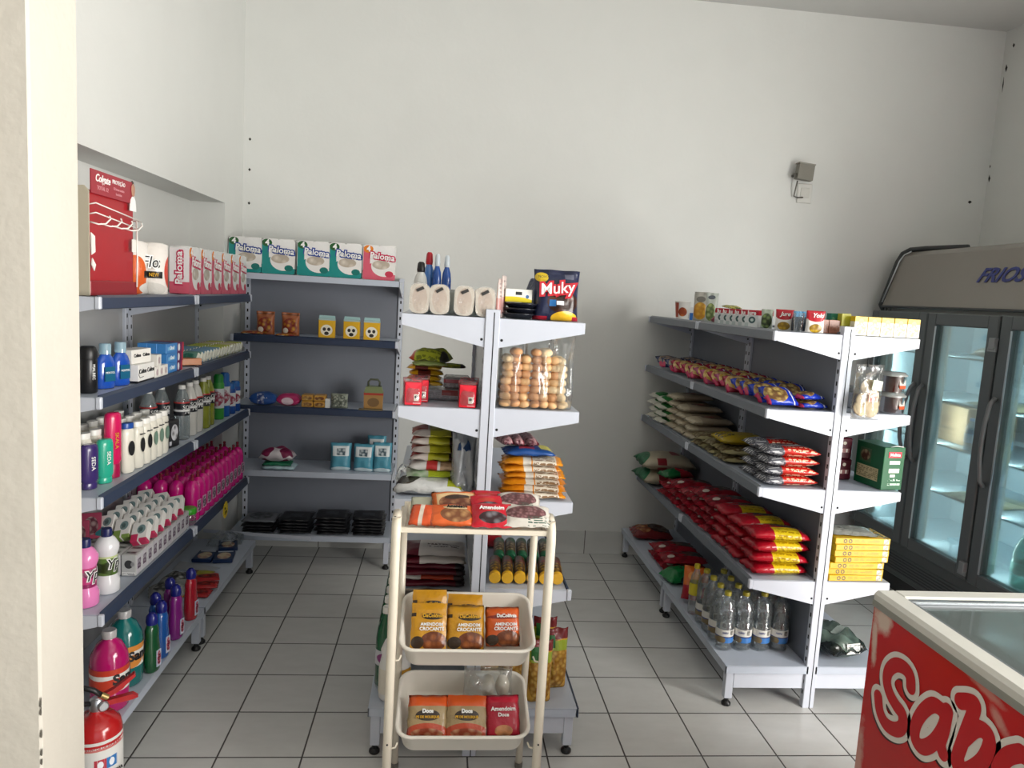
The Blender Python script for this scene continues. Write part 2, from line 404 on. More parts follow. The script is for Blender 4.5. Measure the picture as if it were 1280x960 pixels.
# ------------------------------------------------------------------ shelving
def rack_side(root, L, zs, sgn=1, depth=.29, bdepth=.36, rail=None, panel=PANEL, has_panel=True, ztop=1.65, bare=(), base_z=.19, post_w=.05):
    """one run of shelves; local x along the run, local y*sgn outward from the panel"""
    Y = lambda a, b: (a * sgn, b * sgn)
    if has_panel:
        y0, y1 = Y(.002, .012); G().box(.02, L - .02, y0, y1, .12, ztop - .02).build('back_panel', panel, root)
    for k, z in enumerate(zs):
        y0, y1 = Y(.016, depth)
        sh = G().box(.012, L - .012, y0, y1, z - .004, z, c=.001)
        a, b = Y(depth - .004, depth); sh.box(.012, L - .012, a, b, z - .034, z - .003)
        sh = sh.build('shelf', GR, root)
        for x in (.005, L - .008):
            br = G().prism([(.012 * sgn, z - .001), (depth * sgn, z - .001), (depth * sgn, z - .038), (.012 * sgn, z - .105)], 0, x, x + .003, 0)
            hh = br.cyl((x - .0008, .035 * sgn, z - .075), (x + .0038, .035 * sgn, z - .075), .005, 8, 1)
            br.build('bracket', [WH, DARK], sh)
        if rail and k not in bare:
            a, b = depth + .001, depth + .012
            G().prism([(a * sgn, z + .006), (b * sgn, z - .002), ((b + .004) * sgn, z - .036), (a * sgn, z - .040)], 0, .02, L - .02).build('price_rail', rail, sh)
            for x in (.002, L - .02): G().box(x, x + .018, a * sgn, (b + .006) * sgn, z - .038, z + .002, c=.003).build('rail_end', WH, sh)
    # base shelf, kick and front legs
    y0, y1 = Y(.016, bdepth)
    bs = G().box(.0, L, y0, y1, base_z - .004, base_z, c=.001); a, b = Y(bdepth - .004, bdepth); bs.box(0, L, a, b, base_z - .034, base_z - .002)
    for x in (0, L - .003): bs.box(x, x + .003, y0, y1, base_z - .034, base_z - .002)
    bs.build('base_shelf', GR, root)
    for x in (.012, L - .042):
        g = G().box(x, x + .03, .012 * sgn, (bdepth - .046) * sgn, base_z - .105, base_z - .036)
        g.build('base_beam', WH, root)
        lg = G().box(x, x + .03, (bdepth - .045) * sgn, (bdepth - .01) * sgn, .035, base_z - .036, c=.002).build('leg', WH, root)
        G().lathe([(.010, .012), (.010, .036)], 10, (x + .015, (bdepth - .027) * sgn, 0)).lathe([(.017, 0), (.02, .004), (.02, .012), (.012, .02)], 14, (x + .015, (bdepth - .027) * sgn, 0)).build('levelling_foot', BLACK, lg)

def posts(root, L, ztop, w=.05, t=.03, both=True, n=None):
    """slotted uprights at both ends, centred on local y=0"""
    for x in (.0, L):
        x0 = x - t * .5 if False else (x if x == 0 else x - t)
        g = G().box(x0, x0 + t, -w / 2, w / 2, .0, ztop, c=.002)
        # groove on the end face and slots on the sides
        for xf in (x0 - .0006, x0 + t - .0004): g.box(xf, xf + .001, -w * .14, -w * .07, .0, ztop - .01, 1)
        z = .06
        while z < ztop - .05:
            for s in (-1, 1): g.box(x0 + t * .32, x0 + t * .62, s * w / 2 - .0006, s * w / 2 + .0006, z, z + .018, 1)
            z += .05
        g.build('upright', [WH, DARK], root)

ZL = [1.62, 1.30, .97, .57]
# left wall, near unit and far unit (panel plane x=-1.37, outward +x)
r = thing('shelving_unit', 'white metal shelving unit on the left wall, nearer one, with navy price rails and toiletries', 'shelving unit', (-1.385, 3.355, 0), -90)
rack_side(r, .925, ZL, 1, .295, .355, NAVY, PANEL); posts(r, .925, 1.65)
r = thing('shelving_unit', 'metal shelving unit on the left wall in the corner, farther one, holding magenta bottles', 'shelving unit', (-1.385, 4.292, 0), -90)
rack_side(r, .925, ZL, 1, .295, .355, NAVY, PANEL); posts(r, .925, 1.65)
# back wall unit
r = thing('shelving_unit', 'dark grey metal shelving unit against the back wall, filling the room corner', 'shelving unit', (-.25, 4.70, 0), 180)
rack_side(r, .96, [1.745, 1.39, .975, .59], 1, .33, .35, NAVY, DPANEL, ztop=1.76, bare=(0, 3), base_z=.205); posts(r, .96, 1.765)
# middle gondola, double sided
r = thing('gondola', 'short double-sided white gondola in the middle, behind the cream cart', 'gondola', (.172, 2.535, 0), 90)
rack_side(r, .925, [1.62, 1.30, .97, .57], 1, .31, .375, None, PANEL); rack_side(r, .925, [1.62, 1.305, .975, .645], -1, .325, .395, NAVY, PANEL, bare=(0, 1, 2)); posts(r, .925, 1.65)
G().box(.0, .925, -.400, -.3955, .155, .193).build('edge_strip', NAVY, r)
# right gondola: two double-sided runs in a row
for nm, y, lab in (('a', 2.865, 'long double-sided gondola on the right, nearer section with the water bottles'), ('b', 3.795, 'long double-sided gondola on the right, farther section near the back wall')):
    r = thing('gondola', lab, 'gondola', (1.655, y, 0), 90)
    rack_side(r, .925, ZL, 1, .30, .385, SLATE, DPANEL); rack_side(r, .925, ZL, -1, .31, .36, None, DPANEL); posts(r, .925, 1.655)
# ================================================================== goods: left wall shelving
def lab_band(r, z0, z1, m, parent, sx=1, sy=1, name='wrapper_label'):
    return G().lathe([(r + .0008, z0), (r + .0008, z1)], 24, m=0, sx=sx, sy=sy, caps=False).build(name, m, parent)
def screw_cap(r, z0, z1, m, parent, name='cap', top=.9):
    return G().lathe([(r, z0), (r, z1 - .004), (r * top, z1)], 18).build(name, m, parent)

RED = mat('display_red', 'a80f1e', .35, var=.05); DRED = mat('display_dark_red', '8a1522', .4, var=.05); BEIGE = mat('display_beige', 'b9b09c', .5, var=.04)
# toothpaste display stand on the top shelf, facing +x
r = thing('display_stand', 'red tabletop toothpaste display with white wire hooks and a slanted header card', 'display stand', (-1.125, 2.66, 1.622), 90)
G().prism([(-.002, 0), (.17, 0), (.17, .335), (.012, .345), (-.002, .33)], 0, -.184, -.178).build('side_panel', BEIGE, r)
G().prism([(.045, .12), (.13, .12), (.13, .27), (.045, .27)], 0, -.1855, -.184).build('side_print', DRED, r)
G().box(-.178, .18, .010, .016, .045, .335).build('back_panel', RED, r)
G().box(-.178, .18, -.004, .16, 0, .048, c=.002).build('tray', DRED, r)
h = G().box(-.165, .145, -.002, .002, .325, .40).build('header_card', mat('header_card_red', '9c2433', .4), r)
text('Colgate', .034, INKW, h, (-.085, -.0026, .376), shear=.3, bold=.0006)
text('TOTAL 12', .018, mat('pale_pink_ink', 'd79aa0'), h, (-.085, -.0026, .346))
text('PROTEÇÃO', .019, INKW, h, (.035, -.0026, .380)); text('12 horas contra', .013, mat('pale_pink_ink', 'd79aa0'), h, (.035, -.0026, .358)); text('bactérias', .013, MATS['pale_pink_ink'], h, (.035, -.0026, .342))
g = G()      # printed cut-out of a smiling person next to the header
g.lathe([(.001, 0), (.012, .006), (.016, .022), (.015, .036), (.002, .046)], 14, (.150, -.0035, .350), 0, 1, .12)
g.lathe([(.001, 0), (.017, .014), (.019, .034), (.012, .050), (.002, .054)], 14, (.150, -.0005, .352), 2, 1, .10)
g.prism([(.125, .30), (.178, .30), (.172, .338), (.158, .350), (.142, .350), (.13, .338)], 1, -.003, .0, 1)
g.build('portrait_cutout', [mat('skin_print', 'b98a72'), INKW, mat('hair_print', '2a1b16')], r)
wire = G()
for z in (.285, .255): wire.tube([(-.175, .010, z), (-.175, -.02, z + .008), (.175, -.02, z - .018), (.175, .010, z - .018)], .0022, 6)
wire.build('wire_frame', WHT, r)
for k in range(4):
    x = -.13 + k * .085
    G().tube([(x - .03, .010, .235), (x - .028, -.02, .228), (x, -.03, .232), (x + .024, -.035, .25), (x + .012, -.037, .258)], .0028, 6).build('wire_hook', WHT, r)
G().box(.135, .17, -.006, -.004, .155, .20).build('price_tag', WHT, r)
G().tube([(.168, -.008, .27), (.168, -.010, .14), (.168, -.008, .03)], .003, 6).build('wire_upright', WHT, r)
G().prism([(-.172, .13), (-.148, .14), (-.150, .19), (-.175, .20)], 1, -.006, -.003).build('hanging_tag', WHT, r)
G().prism([(-.172, .10), (-.155, .08), (-.145, .10), (-.168, .12)], 1, -.006, -.003).build('hanging_tag', WHT, r)
# kitchen towel pack and cable
r = thing('paper_towel_pack', 'white and orange kitchen towel twin pack right beside the red display', 'paper towels', (-1.165, 3.01, 1.622), 62)
b = printed('towel_wrap', 'ece6df', [('ell', .12, .35, .25, .38, 'd9622a'), ('ell', .92, .45, .16, .3, 'cf4a3a'), ('ell', .5, .12, .3, .12, 'd8d4cc'), ('rect', .3, .72, .32, .45, '1d1b1a')], 'xz', .3, .6)
g = G()
for x in (-.048, .048): g.lathe([(.035, 0), (.052, .006), (.053, .195), (.035, .203)], 22, (x, 0, 0))
g.build('wrapped_rolls', b, r)
text('Flox', .062, INKW, r, (.0, -.0555, .125), shear=.2, bold=.004, bend=.09); text('Flox', .062, INKK, r, (.0, -.0565, .125), shear=.2, bend=.09)
text('NEW', .02, INKG, r, (0, -.0565, .078))
tag(G().tube([(-1.16, 3.09, 1.625), (-1.16, 3.135, 1.64), (-1.155, 3.14, 1.70), (-1.155, 3.135, 1.76), (-1.155, 3.10, 1.785), (-1.155, 3.06, 1.79), (-1.155, 3.05, 1.775)], .004, 8).build('cable_loop', BLACK),
    'thin black bent cable standing behind the kitchen towel pack', 'cable')
# toilet roll packs
def roll_pack(nm, colour, dark, burst):
    """2x2 rolls in printed film; front faces -y"""
    t = thing('toilet_roll_pack', 'x', 'toilet rolls')
    wrap = printed(nm, 'e9e8e6', [('rect', -1, .22, -1, .93, colour), ('rect', -1, 2, -1, .17, colour), ('ell', .32, .28, .22, .2, colour), ('ell', .66, .40, .40, .30, 'e9e6e2'), ('epic', .56, .44, .27, .13, 'ded5c8', 'b7ab9b', 30), ('ell', .82, .18, .13, .09, dark), ('ell', .16, .88, .15, .11, burst), ('rect', -1, .0125, .26, 2, 'ece6e6')], 'xz', .25, .5, 20)
    g = G()
    g.prism([(-.092, .004), (-.08, 0), (.08, 0), (.092, .004), (.094, .1), (.092, .192), (.078, .2), (.006, .2), (0, .193), (-.006, .2), (-.078, .2), (-.092, .192), (-.094, .1)], 1, -.048, .048)
    g.build('wrapped_rolls', wrap, t)
    for x in (-.047, .047): G().lathe([(.030, -.003), (.044, 0), (.046, .003)], 20, (x, 0, .199), 0, 1, 1).build('roll_top', mat('tissue', 'eceae6', .7), t)
    return t
TEAL = INKB
def brand(t, ink, acc):
    text('Paloma', .050, ink, t, (.018, -.0492, .135), bold=.0075, rot=(R(90), R(5), 0), ext=.0004); text('Paloma', .050, INKW, t, (.018, -.0505, .135), bold=.0008, rot=(R(90), R(5), 0))
    text('4', .042, INKW, t, (-.062, -.0505, .176), bold=.002)
    text('Paloma', .048, ink, t, (-.0945, .0, .11), rot=(R(90), R(-90), R(-90)), bold=.007, ext=.0004); text('Paloma', .048, INKW, t, (-.0958, .0, .11), rot=(R(90), R(-90), R(-90)), bold=.0008)
tealp = roll_pack('teal_tissue_wrap', '1c8a86', '167069', '2c5f34'); brand(tealp, INKB, mat('green_ink', '1e5a2c'))
pinkp = roll_pack('pink_tissue_wrap', 'd25c70', 'c23a52', 'e0802a'); brand(pinkp, INKP, mat('orange_ink', 'd8641c'))
TP, PP = Proto(tealp), Proto(pinkp)
for k, x in enumerate((-1.148, -.963, -.762, -.580)):
    TP.put((x, 4.47, 1.747), (-2, 1, 0, 1)[k], f'teal and white four-roll pack on the corner unit top, {ORD[k]} from its left end', 'teal toilet roll packs')
PP.put((-.386, 4.47, 1.747), 1, 'red and white four-roll pack at the right end of the corner unit top', 'pink and red toilet roll packs')
for k in range(6):
    PP.put((-1.165, 3.48 + .160 * k, 1.622), 90, f'pink four-roll pack, {ORD[k]} from the near end of the row on the left top shelf', 'pink and red toilet roll packs', sc=(.82, .88, 1.05))

# --- shelf 2: deodorant, mouthwash, soap cartons, toothpaste, soap packets
r = thing('spray_can', 'tall black spray can at the near end beside the blue mouthwash', 'spray can', (-1.155, 2.53, 1.302), 60)
G().lathe([(.026, 0), (.029, .004), (.029, .105), (.027, .112)], 24).build('body', mat('black_can', '17171a', .3), r)
G().lathe([(.028, .112), (.029, .118), (.029, .135), (.024, .150), (.018, .154)], 24).build('cap', BLACK, r)
text('MALBEC', .014, INKW, r, (0, -.0295, .07), rot=(R(90), R(90), 0))
r = thing('mouthwash_bottle', 'x', 'mouthwash')
G().lathe([(.034, 0), (.038, .006), (.038, .085), (.030, .105), (.018, .118)], 20, sx=1, sy=.55).build('body', mat('blue_liquid', '1c4fb0', .12, coat=.6), r)
G().box(-.022, .022, -.0222, -.021, .025, .075).build('front_label', mat('dark_teal_label', '0f5a7a', .4), r)
text('MENTOL', .010, INKW, r, (0, -.0226, .055))
G().lathe([(.019, .118), (.019, .152), (.016, .155)], 18).build('cap', clear('blue_clear_cap', 'bcdcea', .4, .1, .3, 30, .5), r)
P = Proto(r)
P.put((-1.150, 2.645, 1.302), 68, 'blue mouthwash bottle next to the black spray can', 'mouthwash bottles'); P.put((-1.135, 2.73, 1.302), 68, 'blue mouthwash bottle next to the white soap cartons', 'mouthwash bottles')
def carton(nm, w, d, h, m, mt=None):
    t = thing(nm, 'x', 'carton'); G().box(-w / 2, w / 2, -d / 2, d / 2, 0, h, c=.0012).build('carton', m, t)
    return t
cw = printed('white_carton', 'e9e7e2', [('rect', -1, 2, -1, .12, '202022')], 'xz', .4)
r = thing('soap_carton', 'x', 'soap carton'); G().box(-.075, .075, -.03, .03, 0, .068, c=.001).build('box', cw, r)
text('Colton', .023, INKK, r, (-.036, -.0306, .042), shear=.2, bold=.0005); text('Colton', .023, INKK, r, (.037, -.0306, .042), shear=.2, bold=.0005)
G().tube([(-.068, -.0306, .05), (-.072, -.0306, .03), (-.062, -.0306, .02), (-.03, -.0306, .022)], .0011, 5).build('swoosh_print', INKK, r)
P = Proto(r)
P.put((-1.125, 2.86, 1.302), 90, 'white soap carton, front one of the lower layer with black lettering', 'white soap cartons'); P.put((-1.20, 2.87, 1.302), 88, 'white soap carton, rear one of the lower layer near the mouthwash', 'white soap cartons')
r = thing('soap_carton', 'white soap carton lying on top of the others, beside the blue mouthwash', 'soap carton', (-1.14, 2.855, 1.371), 84, 'white soap cartons')
G().box(-.07, .07, -.03, .03, 0, .052, c=.001).build('box', mat('white_card', 'e8e5de', .5), r)
text('Colton', .017, INKK, r, (-.03, -.0306, .03), bold=.0006); text('Colton', .017, INKK, r, (.034, -.0306, .03), bold=.0006)
r = thing('soap_carton', 'x', 'soap carton'); G().box(-.02, .02, -.03, .03, 0, .045, c=.001).build('box', printed('small_white_carton', 'e6e2da', [('epic', .5, .5, .25, .3, 'e6e2da', 'b39ca0', 60)], 'xz'), r)
P = Proto(r)
for k, (y, z) in enumerate(((2.965, 1.302), (3.01, 1.302), (3.055, 1.302), (2.985, 1.3475))):
    P.put((-1.125, y, z), 90, ('small white soap box', 'small white soap box', 'small white soap box', 'small white soap box raised on the others')[k] + (', nearest the white cartons', ', middle of three on the shelf', ', nearest the blue toothpaste', '')[k], 'small white soap boxes')
r = thing('toothpaste_box', 'x', 'toothpaste')
G().box(-.085, .085, -.019, .019, 0, .04, c=.001).build('box', printed('toothpaste_box', '3f86c9', [('rect', .62, 2, -1, 2, '6e1f57'), ('rect', .9, 2, -1, 2, 'c2203a'), ('ell', .72, .5, .06, .4, 'e9eef2'), ('rect', .08, .5, .3, .65, '7db6e0')], 'xz', .3), r)
text('Oral', .022, INKW, r, (-.035, -.0196, .022), shear=.3)
P = Proto(r)
for k in range(9):
    c, l = k % 3, k // 3
    P.put((-1.125 - .04 * c, 3.19, 1.302 + .0405 * l), 90 + (1.5 * c - 2 * l), f'blue toothpaste box, {ORD[l]} layer up, {("front", "middle", "back")[c]} column', 'blue toothpaste boxes')
for k in range(5):
    P.put((-1.25 - .008 * k, 3.10 + .03 * k, 1.302 + .0405 * (k % 2)), 100 - 5 * k, f'blue toothpaste box leaning behind the stack, {ORD[k]} along', 'blue toothpaste boxes', rot=(R(0), R(0), R(100 - 5 * k)))
# soap packets row in the far unit
def packet(nm, w, l, t, m, seed=1):
    r = thing(nm, 'x', 'packet'); G().box(-w / 2, w / 2, -l / 2, l / 2, 0, t, c=.004).build('wrapper', m, r); return r
cols = (('green_soap_wrap', '6f9a8c', '2f6d5c'), ('blue_soap_wrap', '7fa9c4', '2a6da8'), ('yellow_soap_wrap', 'c8cf5a', '8a9a22'), ('cream_soap_wrap', 'd8cfa6', 'a8553a'))
SP = []
for n_, a_, b_ in cols:
    r = thing('soap_bar_packet', 'x', 'soap bar')
    G().box(-.045, .045, -.028, .028, 0, .026, c=.006).build('wrapper', printed(n_, a_, [('epic', .5, .5, .3, .32, a_, b_, 70), ('rect', -1, .1, -1, 2, b_), ('rect', .93, 2, -1, 2, 'e6e6d8')], 'xy'), r)
    SP.append(Proto(r))
for k in range(17):
    i = 0 if k < 2 else 1 if k < 8 else 2 if k < 12 else 3 if k < 15 else 2
    for c in (0, 1):
        y = 3.49 + k * .045
        SP[i].put((-1.145 - c * .095, y, 1.302 + .022), 0, f'{("green", "pale blue", "yellow-green", "cream")[i]} tilted soap bar, {("front", "rear")[c]} row, {ORD[k]} from the near end', 'soap bars on the second shelf', rot=(R(48), 0, R(-6 + 3 * (k % 3))))
r = thing('soap_bar_packet', 'orange soap box lying askew at the near end of the soap bars', 'soap bar', (-1.13, 3.44, 1.306), 35)
G().box(-.045, .045, -.025, .025, 0, .03, c=.002).build('box', printed('orange_soap_box', 'd98e5c', [('epic', .5, .5, .3, .25, 'd98e5c', '8e3520', 60)], 'xy'), r)

# --- shelf 3: shampoo, gel, aerosols
def tottle(nm, label, w, d, h, body, capc, caph, loc, rz, txt=None, ink=None, cap_low=True, group=None, blob=None):
    """flat shampoo bottle; cap below when cap_low"""
    r = thing(nm, label, 'bottle', loc, rz, group)
    z0 = caph if cap_low else 0; z1 = h if cap_low else h - caph
    G().lathe([(w * .40, z0), (w * .5, z0 + .012), (w * .5, z1 - .02), (w * .46, z1 - .006), (w * .33, z1)], 22, sy=d / w).build('body', body, r)
    cz = (0, z0) if cap_low else (z1, h)
    G().lathe([(w * .42, cz[0]), (w * .43, cz[1] - .003), (w * .40, cz[1])], 20, sy=d / w).build('cap', capc, r)
    if blob: G().lathe([(.001, 0), (.013, .0004), (.014, .002)], 16, M=Matrix.Translation((0, -d / 2 - .001, h * .5)) @ Matrix.Rotation(R(90), 4, 'X') @ Matrix.Diagonal((1, 2.0, 1, 1))).build('emblem', blob, r)
    if txt: text(txt, .02, ink or INKW, r, (0, -d / 2 - .0012, h * .58), rot=(R(90), R(90), 0))
    return r
PURP = mat('purple_bottle', '3a2a66', .25, coat=.3); TEALB = mat('teal_bottle', '2aa98c', .25, coat=.3); MAG = mat('pink_red_bottle', 'd11a5a', .25, coat=.3); IV = mat('ivory_bottle', 'e6e2d4', .28, var=.03, coat=.3)
tottle('shampoo_bottle', 'dark purple shampoo bottle at the near end of the shampoo row', .062, .04, .152, PURP, PURP, .02, (-1.16, 2.545, .972), 60, 'SEDA', INKW)
tottle('shampoo_bottle', 'teal green shampoo bottle beside the dark purple one', .060, .04, .155, TEALB, TEALB, .02, (-1.145, 2.625, .972), 60, 'SEDA', INKW)
tottle('shampoo_bottle', 'tall pink-red conditioner bottle towering over the teal one', .062, .042, .235, MAG, mat('dark_pink_cap', 'a01045', .3), .05, (-1.15, 2.70, .972), 60, 'SKALA', INKG)
tottle('shampoo_bottle', 'white shampoo bottle with a blue cap, next to the tall pink-red one', .056, .036, .185, IV, mat('blue_cap', '1f4d9c', .3), .02, (-1.13, 2.775, .972), 65, None, None, False, None, INKK)
w0 = tottle('shampoo_bottle', 'x', .058, .036, .178, IV, WHT, .02, (0, 0, 0), 0, None, None, False, 'white shampoo bottles', INKK)
text('Palmolive', .009, INKK, w0, (0, -.0195, .13))
w1 = tottle('shampoo_bottle', 'x', .058, .036, .178, IV, WHT, .02, (0, 0, 0), 0, None, None, False, 'white shampoo bottles', mat('green_emblem', '6f8a7a'))
text('Palmolive', .009, INKK, w1, (0, -.0195, .13))
P0, P1 = Proto(w0), Proto(w1)
ys = [2.855, 2.925, 2.985, 3.045, 3.105]
for k, y in enumerate(ys):
    (P0 if k < 2 else P1).put((-1.125, y, .972), 80, f'white shampoo bottle in the front row, {ORD[k]} past the blue-capped one', 'white shampoo bottles')
for k in range(8):
    P1.put((-1.20 + .004 * (k % 2), 2.60 + .072 * k, .972), 80, f'white shampoo bottle in the rear row, {ORD[k]} from the near end', 'white shampoo bottles')
for k in range(5):
    P0.put((-1.275, 2.75 + .075 * k, .972), 80, f'white shampoo bottle against the panel, {ORD[k]} from the near end', 'white shampoo bottles')
r = thing('tissue_box', 'small black printed pack in front of the clear gel bottles', 'packet', (-1.15, 3.225, .972), 80)
G().box(-.045, .045, -.03, .03, 0, .115, c=.004).build('box', printed('black_pack', '1b1b20', [('epic', .55, .55, .3, .3, '1b1b20', 'd6d6da', 45), ('rect', .1, .3, .1, .25, 'c9c9d0')], 'xz'), r)
def gel(nm, body, cap, lbl, h=.245, rr=.034):
    r = thing('alcohol_bottle', 'x', 'bottle')
    G().lathe([(rr * .9, 0), (rr, .006), (rr, h * .62), (rr * .96, h * .70), (rr * .7, h * .84), (rr * .42, h * .92), (rr * .40, h * .94)], 22).build('body', body, r)
    screw_cap(rr * .45, h * .93, h, cap, r)
    lab_band(rr, h * .45, h * .70, lbl, r)
    text('SOL', h * .10, INKW, r, (0, -rr - .002, h * .60), bend=rr); text('70', h * .12, INKW, r, (0, -rr - .002, h * .52), bend=rr)
    return r
LB = printed('black_white_label', '23252b', [('rect', -1, 2, .3, .45, 'e8e8e8'), ('rect', -1, 2, .9, 2, 'c23a3a')], 'xz')
gc = Proto(gel('c', clear('clear_liquid', 'cdd6d8', .4, .06, .3, 30, .25), WHT, LB)); gw = Proto(gel('w', mat('milky_liquid', 'cfcdc6', .25, coat=.4), WHT, LB)); gy = Proto(gel('y', mat('olive_liquid', '8d9430', .2, coat=.4), WHT, LB))
gc.put((-1.15, 3.40, .972), 60, 'clear alcohol bottle with a white cap, nearest to the shelf joint, front one', 'alcohol and gel bottles'); gc.put((-1.23, 3.23, .972), 70, 'clear alcohol bottle behind the small black pack', 'alcohol and gel bottles')
gc.put((-1.225, 3.36, .972), 70, 'clear alcohol bottle in the rear row at the shelf joint', 'alcohol and gel bottles')
gw.put((-1.15, 3.50, .972), 60, 'milky white gel bottle next to the clear alcohol bottle', 'alcohol and gel bottles'); gw.put((-1.15, 3.585, .972), 60, 'milky white gel bottle in front of the olive green ones', 'alcohol and gel bottles')
gy.put((-1.145, 3.68, .972), 60, 'olive green liquid bottle, nearer of the two', 'alcohol and gel bottles'); gy.put((-1.15, 3.765, .972), 60, 'olive green liquid bottle, farther of the two', 'alcohol and gel bottles')
def aerosol(c1, cap, h):
    r = thing('aerosol_can', 'x', 'aerosol')
    G().lathe([(.026, 0), (.028, .004), (.028, h * .78), (.022, h * .84)], 22).build('can', printed('aer_' + c1, 'dcdfe2', [('rect', -1, 2, -1, .3, c1), ('rect', -1, 2, .82, 2, c1), ('epic', .5, .55, .5, .2, 'dcdfe2', '9c2f4a', 60)], 'xz'), r)
    G().lathe([(.024, h * .80), (.0245, h * .95), (.018, h)], 20).build('cap', cap, r)
    return r
GRN = mat('green_cap', '1f8a34', .3); BLU = mat('bright_blue_cap', '1566b5', .3)
Proto(aerosol('3a9a3c', GRN, .235)).put((-1.145, 3.93, .972), 0, 'tall green-capped aerosol can beyond the olive bottles')
a1 = Proto(aerosol('1d5fae', BLU, .235)); a1.put((-1.14, 4.02, .972), 0, 'tall blue-capped aerosol can next to the green-capped one')
a2 = Proto(aerosol('1c4f9f', BLU, .168)); a2.put((-1.135, 4.11, .972), 0, 'short blue aerosol can, nearer of the pair at the shelf end', 'short blue aerosols'); a2.put((-1.135, 4.205, .972), 0, 'short blue aerosol can, farthest at the shelf end in the corner', 'short blue aerosols')

# --- shelf 4: dish soap, grey boxes, magenta bottles
def ype(body, lbl, cap, label, loc):
    r = thing('cleaner_bottle', label, 'bottle', loc, 78)
    G().lathe([(.036, 0), (.042, .006), (.042, .045), (.033, .07), (.033, .135), (.040, .155), (.040, .175), (.026, .198), (.016, .205)], 26).build('body', body, r)
    lab_band(.0335, .068, .137, lbl, r); screw_cap(.018, .204, .232, cap, r)
    text('Ypê', .05, INKW, r, (0.0, -.0355, .108), bend=.036, shear=.25, bold=.003); text('Ypê', .05, INKK, r, (0.0, -.0366, .108), bend=.036, shear=.25)
    return r
ype(mat('pink_liquid', 'e883bd', .2, coat=.4), printed('pink_bottle_label', 'c23a78', [('rect', -1, 2, -1, .2, '8f1f5a'), ('epic', .5, .7, .5, .25, 'e0a0b8', '6a1f48', 40)], 'xz'), mat('navy_cap', '1d2358', .35), 'pink cleaner bottle with a navy cap at the near end of the fourth shelf', (-1.165, 2.52, .572))
ype(mat('white_liquid', 'e4e4e6', .2, coat=.4), printed('green_bottle_label', '5f7d3a', [('rect', -1, 2, .9, 2, 'c7d29a'), ('epic', .4, .4, .5, .4, '6f9a3a', '2c3a16', 35)], 'xz'), MATS['navy_cap'], 'white cleaner bottle with a green label beside the pink one', (-1.145, 2.635, .572))
r = thing('soap_box', 'x', 'soap box')
G().box(-.0275, .0275, -.025, .025, 0, .082, c=.0025).build('box', printed('grey_soap_box', 'b9b9b8', [('ell', .5, .55, .28, .2, '3a3a3c'), ('rect', .05, .95, .0, .18, 'dededc'), ('lines', .1, .9, .05, .14, '55555a', 120), ('epic', .75, .55, .12, .12, 'b9b9b8', '8a8a8c', 60)], 'xz'), r)
G().box(.0276, .0282, -.022, .022, .006, .076).build('side_print', printed('soap_side_print', 'c9c6cc', [('pic', .15, .85, .25, .8, 'c9c6cc', '4b2448', 80)], 'yz'), r)
G().box(-.018, .018, -.010, .010, .0821, .0827).build('top_print', printed('soap_top_print', '8d8d8e', [('epic', .5, .5, .45, .4, '8d8d8e', '4a4a4c', 90)], 'xy'), r)
P = Proto(r)
for j in range(11):
    for c in range(4):
        P.put((-1.128 - .0585 * c, 2.80 + .0525 * j, .572), .0, f'grey soap box in the block, {("front", "second", "third", "rear")[c]} column, {ORD[j]} row from the near end', 'grey soap boxes in a block')
cols = (('pink', 'c8345e', 'e6d6d8'), ('green', '7f9a4a', 'e2e4d8'), ('teal', '2f7f86', 'dfe5e6'))
for i, (nm, a_, b_) in enumerate(cols):
    r = thing('soap_box', 'x', 'soap box')
    G().box(-.03, .03, -.042, .042, 0, .032, c=.001).build('box', printed(nm + '_white_box', 'e8e5e0', [('rect', -1, .45, -1, .38, a_), ('ell', .6, .62, .26, .24, '7a9494'), ('rect', .55, 2, -1, .14, a_), ('epic', .55, .6, .14, .16, 'c8ccc8', '49605f', 60)], 'xy'), r)
    P = Proto(r)
    for k in range(6):
        P.put((-1.125 - .072 * i, 2.90 + .075 * k + .02 * i, .657 + .030 + .006 * i), 0, f'white soap box with a {nm} corner, {ORD[k]} along the slanted row', 'white soap boxes stacked slanting', rot=(R(40), R(-12), R(4 * (k % 2))))
for k, (x, y) in enumerate(((-1.318, 2.80), (-1.318, 2.90))):
    r = thing('soap_carton', ('dark pink carton leaning on the panel behind the grey block, nearer one', 'dark pink carton leaning on the panel behind the grey block, farther one')[k], 'carton', (x, y, .668), 0, rot=(R(-20), 0, R(20)))
    G().box(-.035, .035, -.02, .02, 0, .10, c=.002).build('box', printed('dark_pink_carton', '8a2f48', [('epic', .5, .5, .35, .35, 'c9b8b2', '4a1a28', 40)], 'xz'), r)
r = thing('jar', 'small jar with a bright green lid at the shelf joint beside the soap boxes', 'jar', (-1.12, 3.405, .572))
G().lathe([(.03, 0), (.033, .004), (.033, .045), (.030, .05)], 20).build('body', PET, r); G().lathe([(.034, .05), (.035, .054), (.035, .075), (.032, .078)], 22).build('lid', mat('green_lid', '3fae2a', .3), r)
r = thing('softener_bottle', 'x', 'bottle')
MG = mat('magenta_bottle', 'e0168c', .22, var=.05, coat=.4)
G().lathe([(.034, 0), (.038, .006), (.038, .03), (.037, .08), (.0385, .13), (.037, .150), (.031, .168), (.020, .180), (.010, .186)], 24, sy=.95).build('body', MG, r)
G().lathe([(.0085, .185), (.0085, .196), (.006, .203), (.009, .208), (.006, .216)], 12).build('cap', mat('dark_red_cap', '8e1230', .3), r)
G().box(-.020, .020, -.0378, -.0355, .040, .098).build('front_label', printed('magenta_label', 'e7a9cf', [('epic', .5, .5, .45, .45, 'f0e6ee', '4a1440', 90)], 'xz'), r)
P = Proto(r)
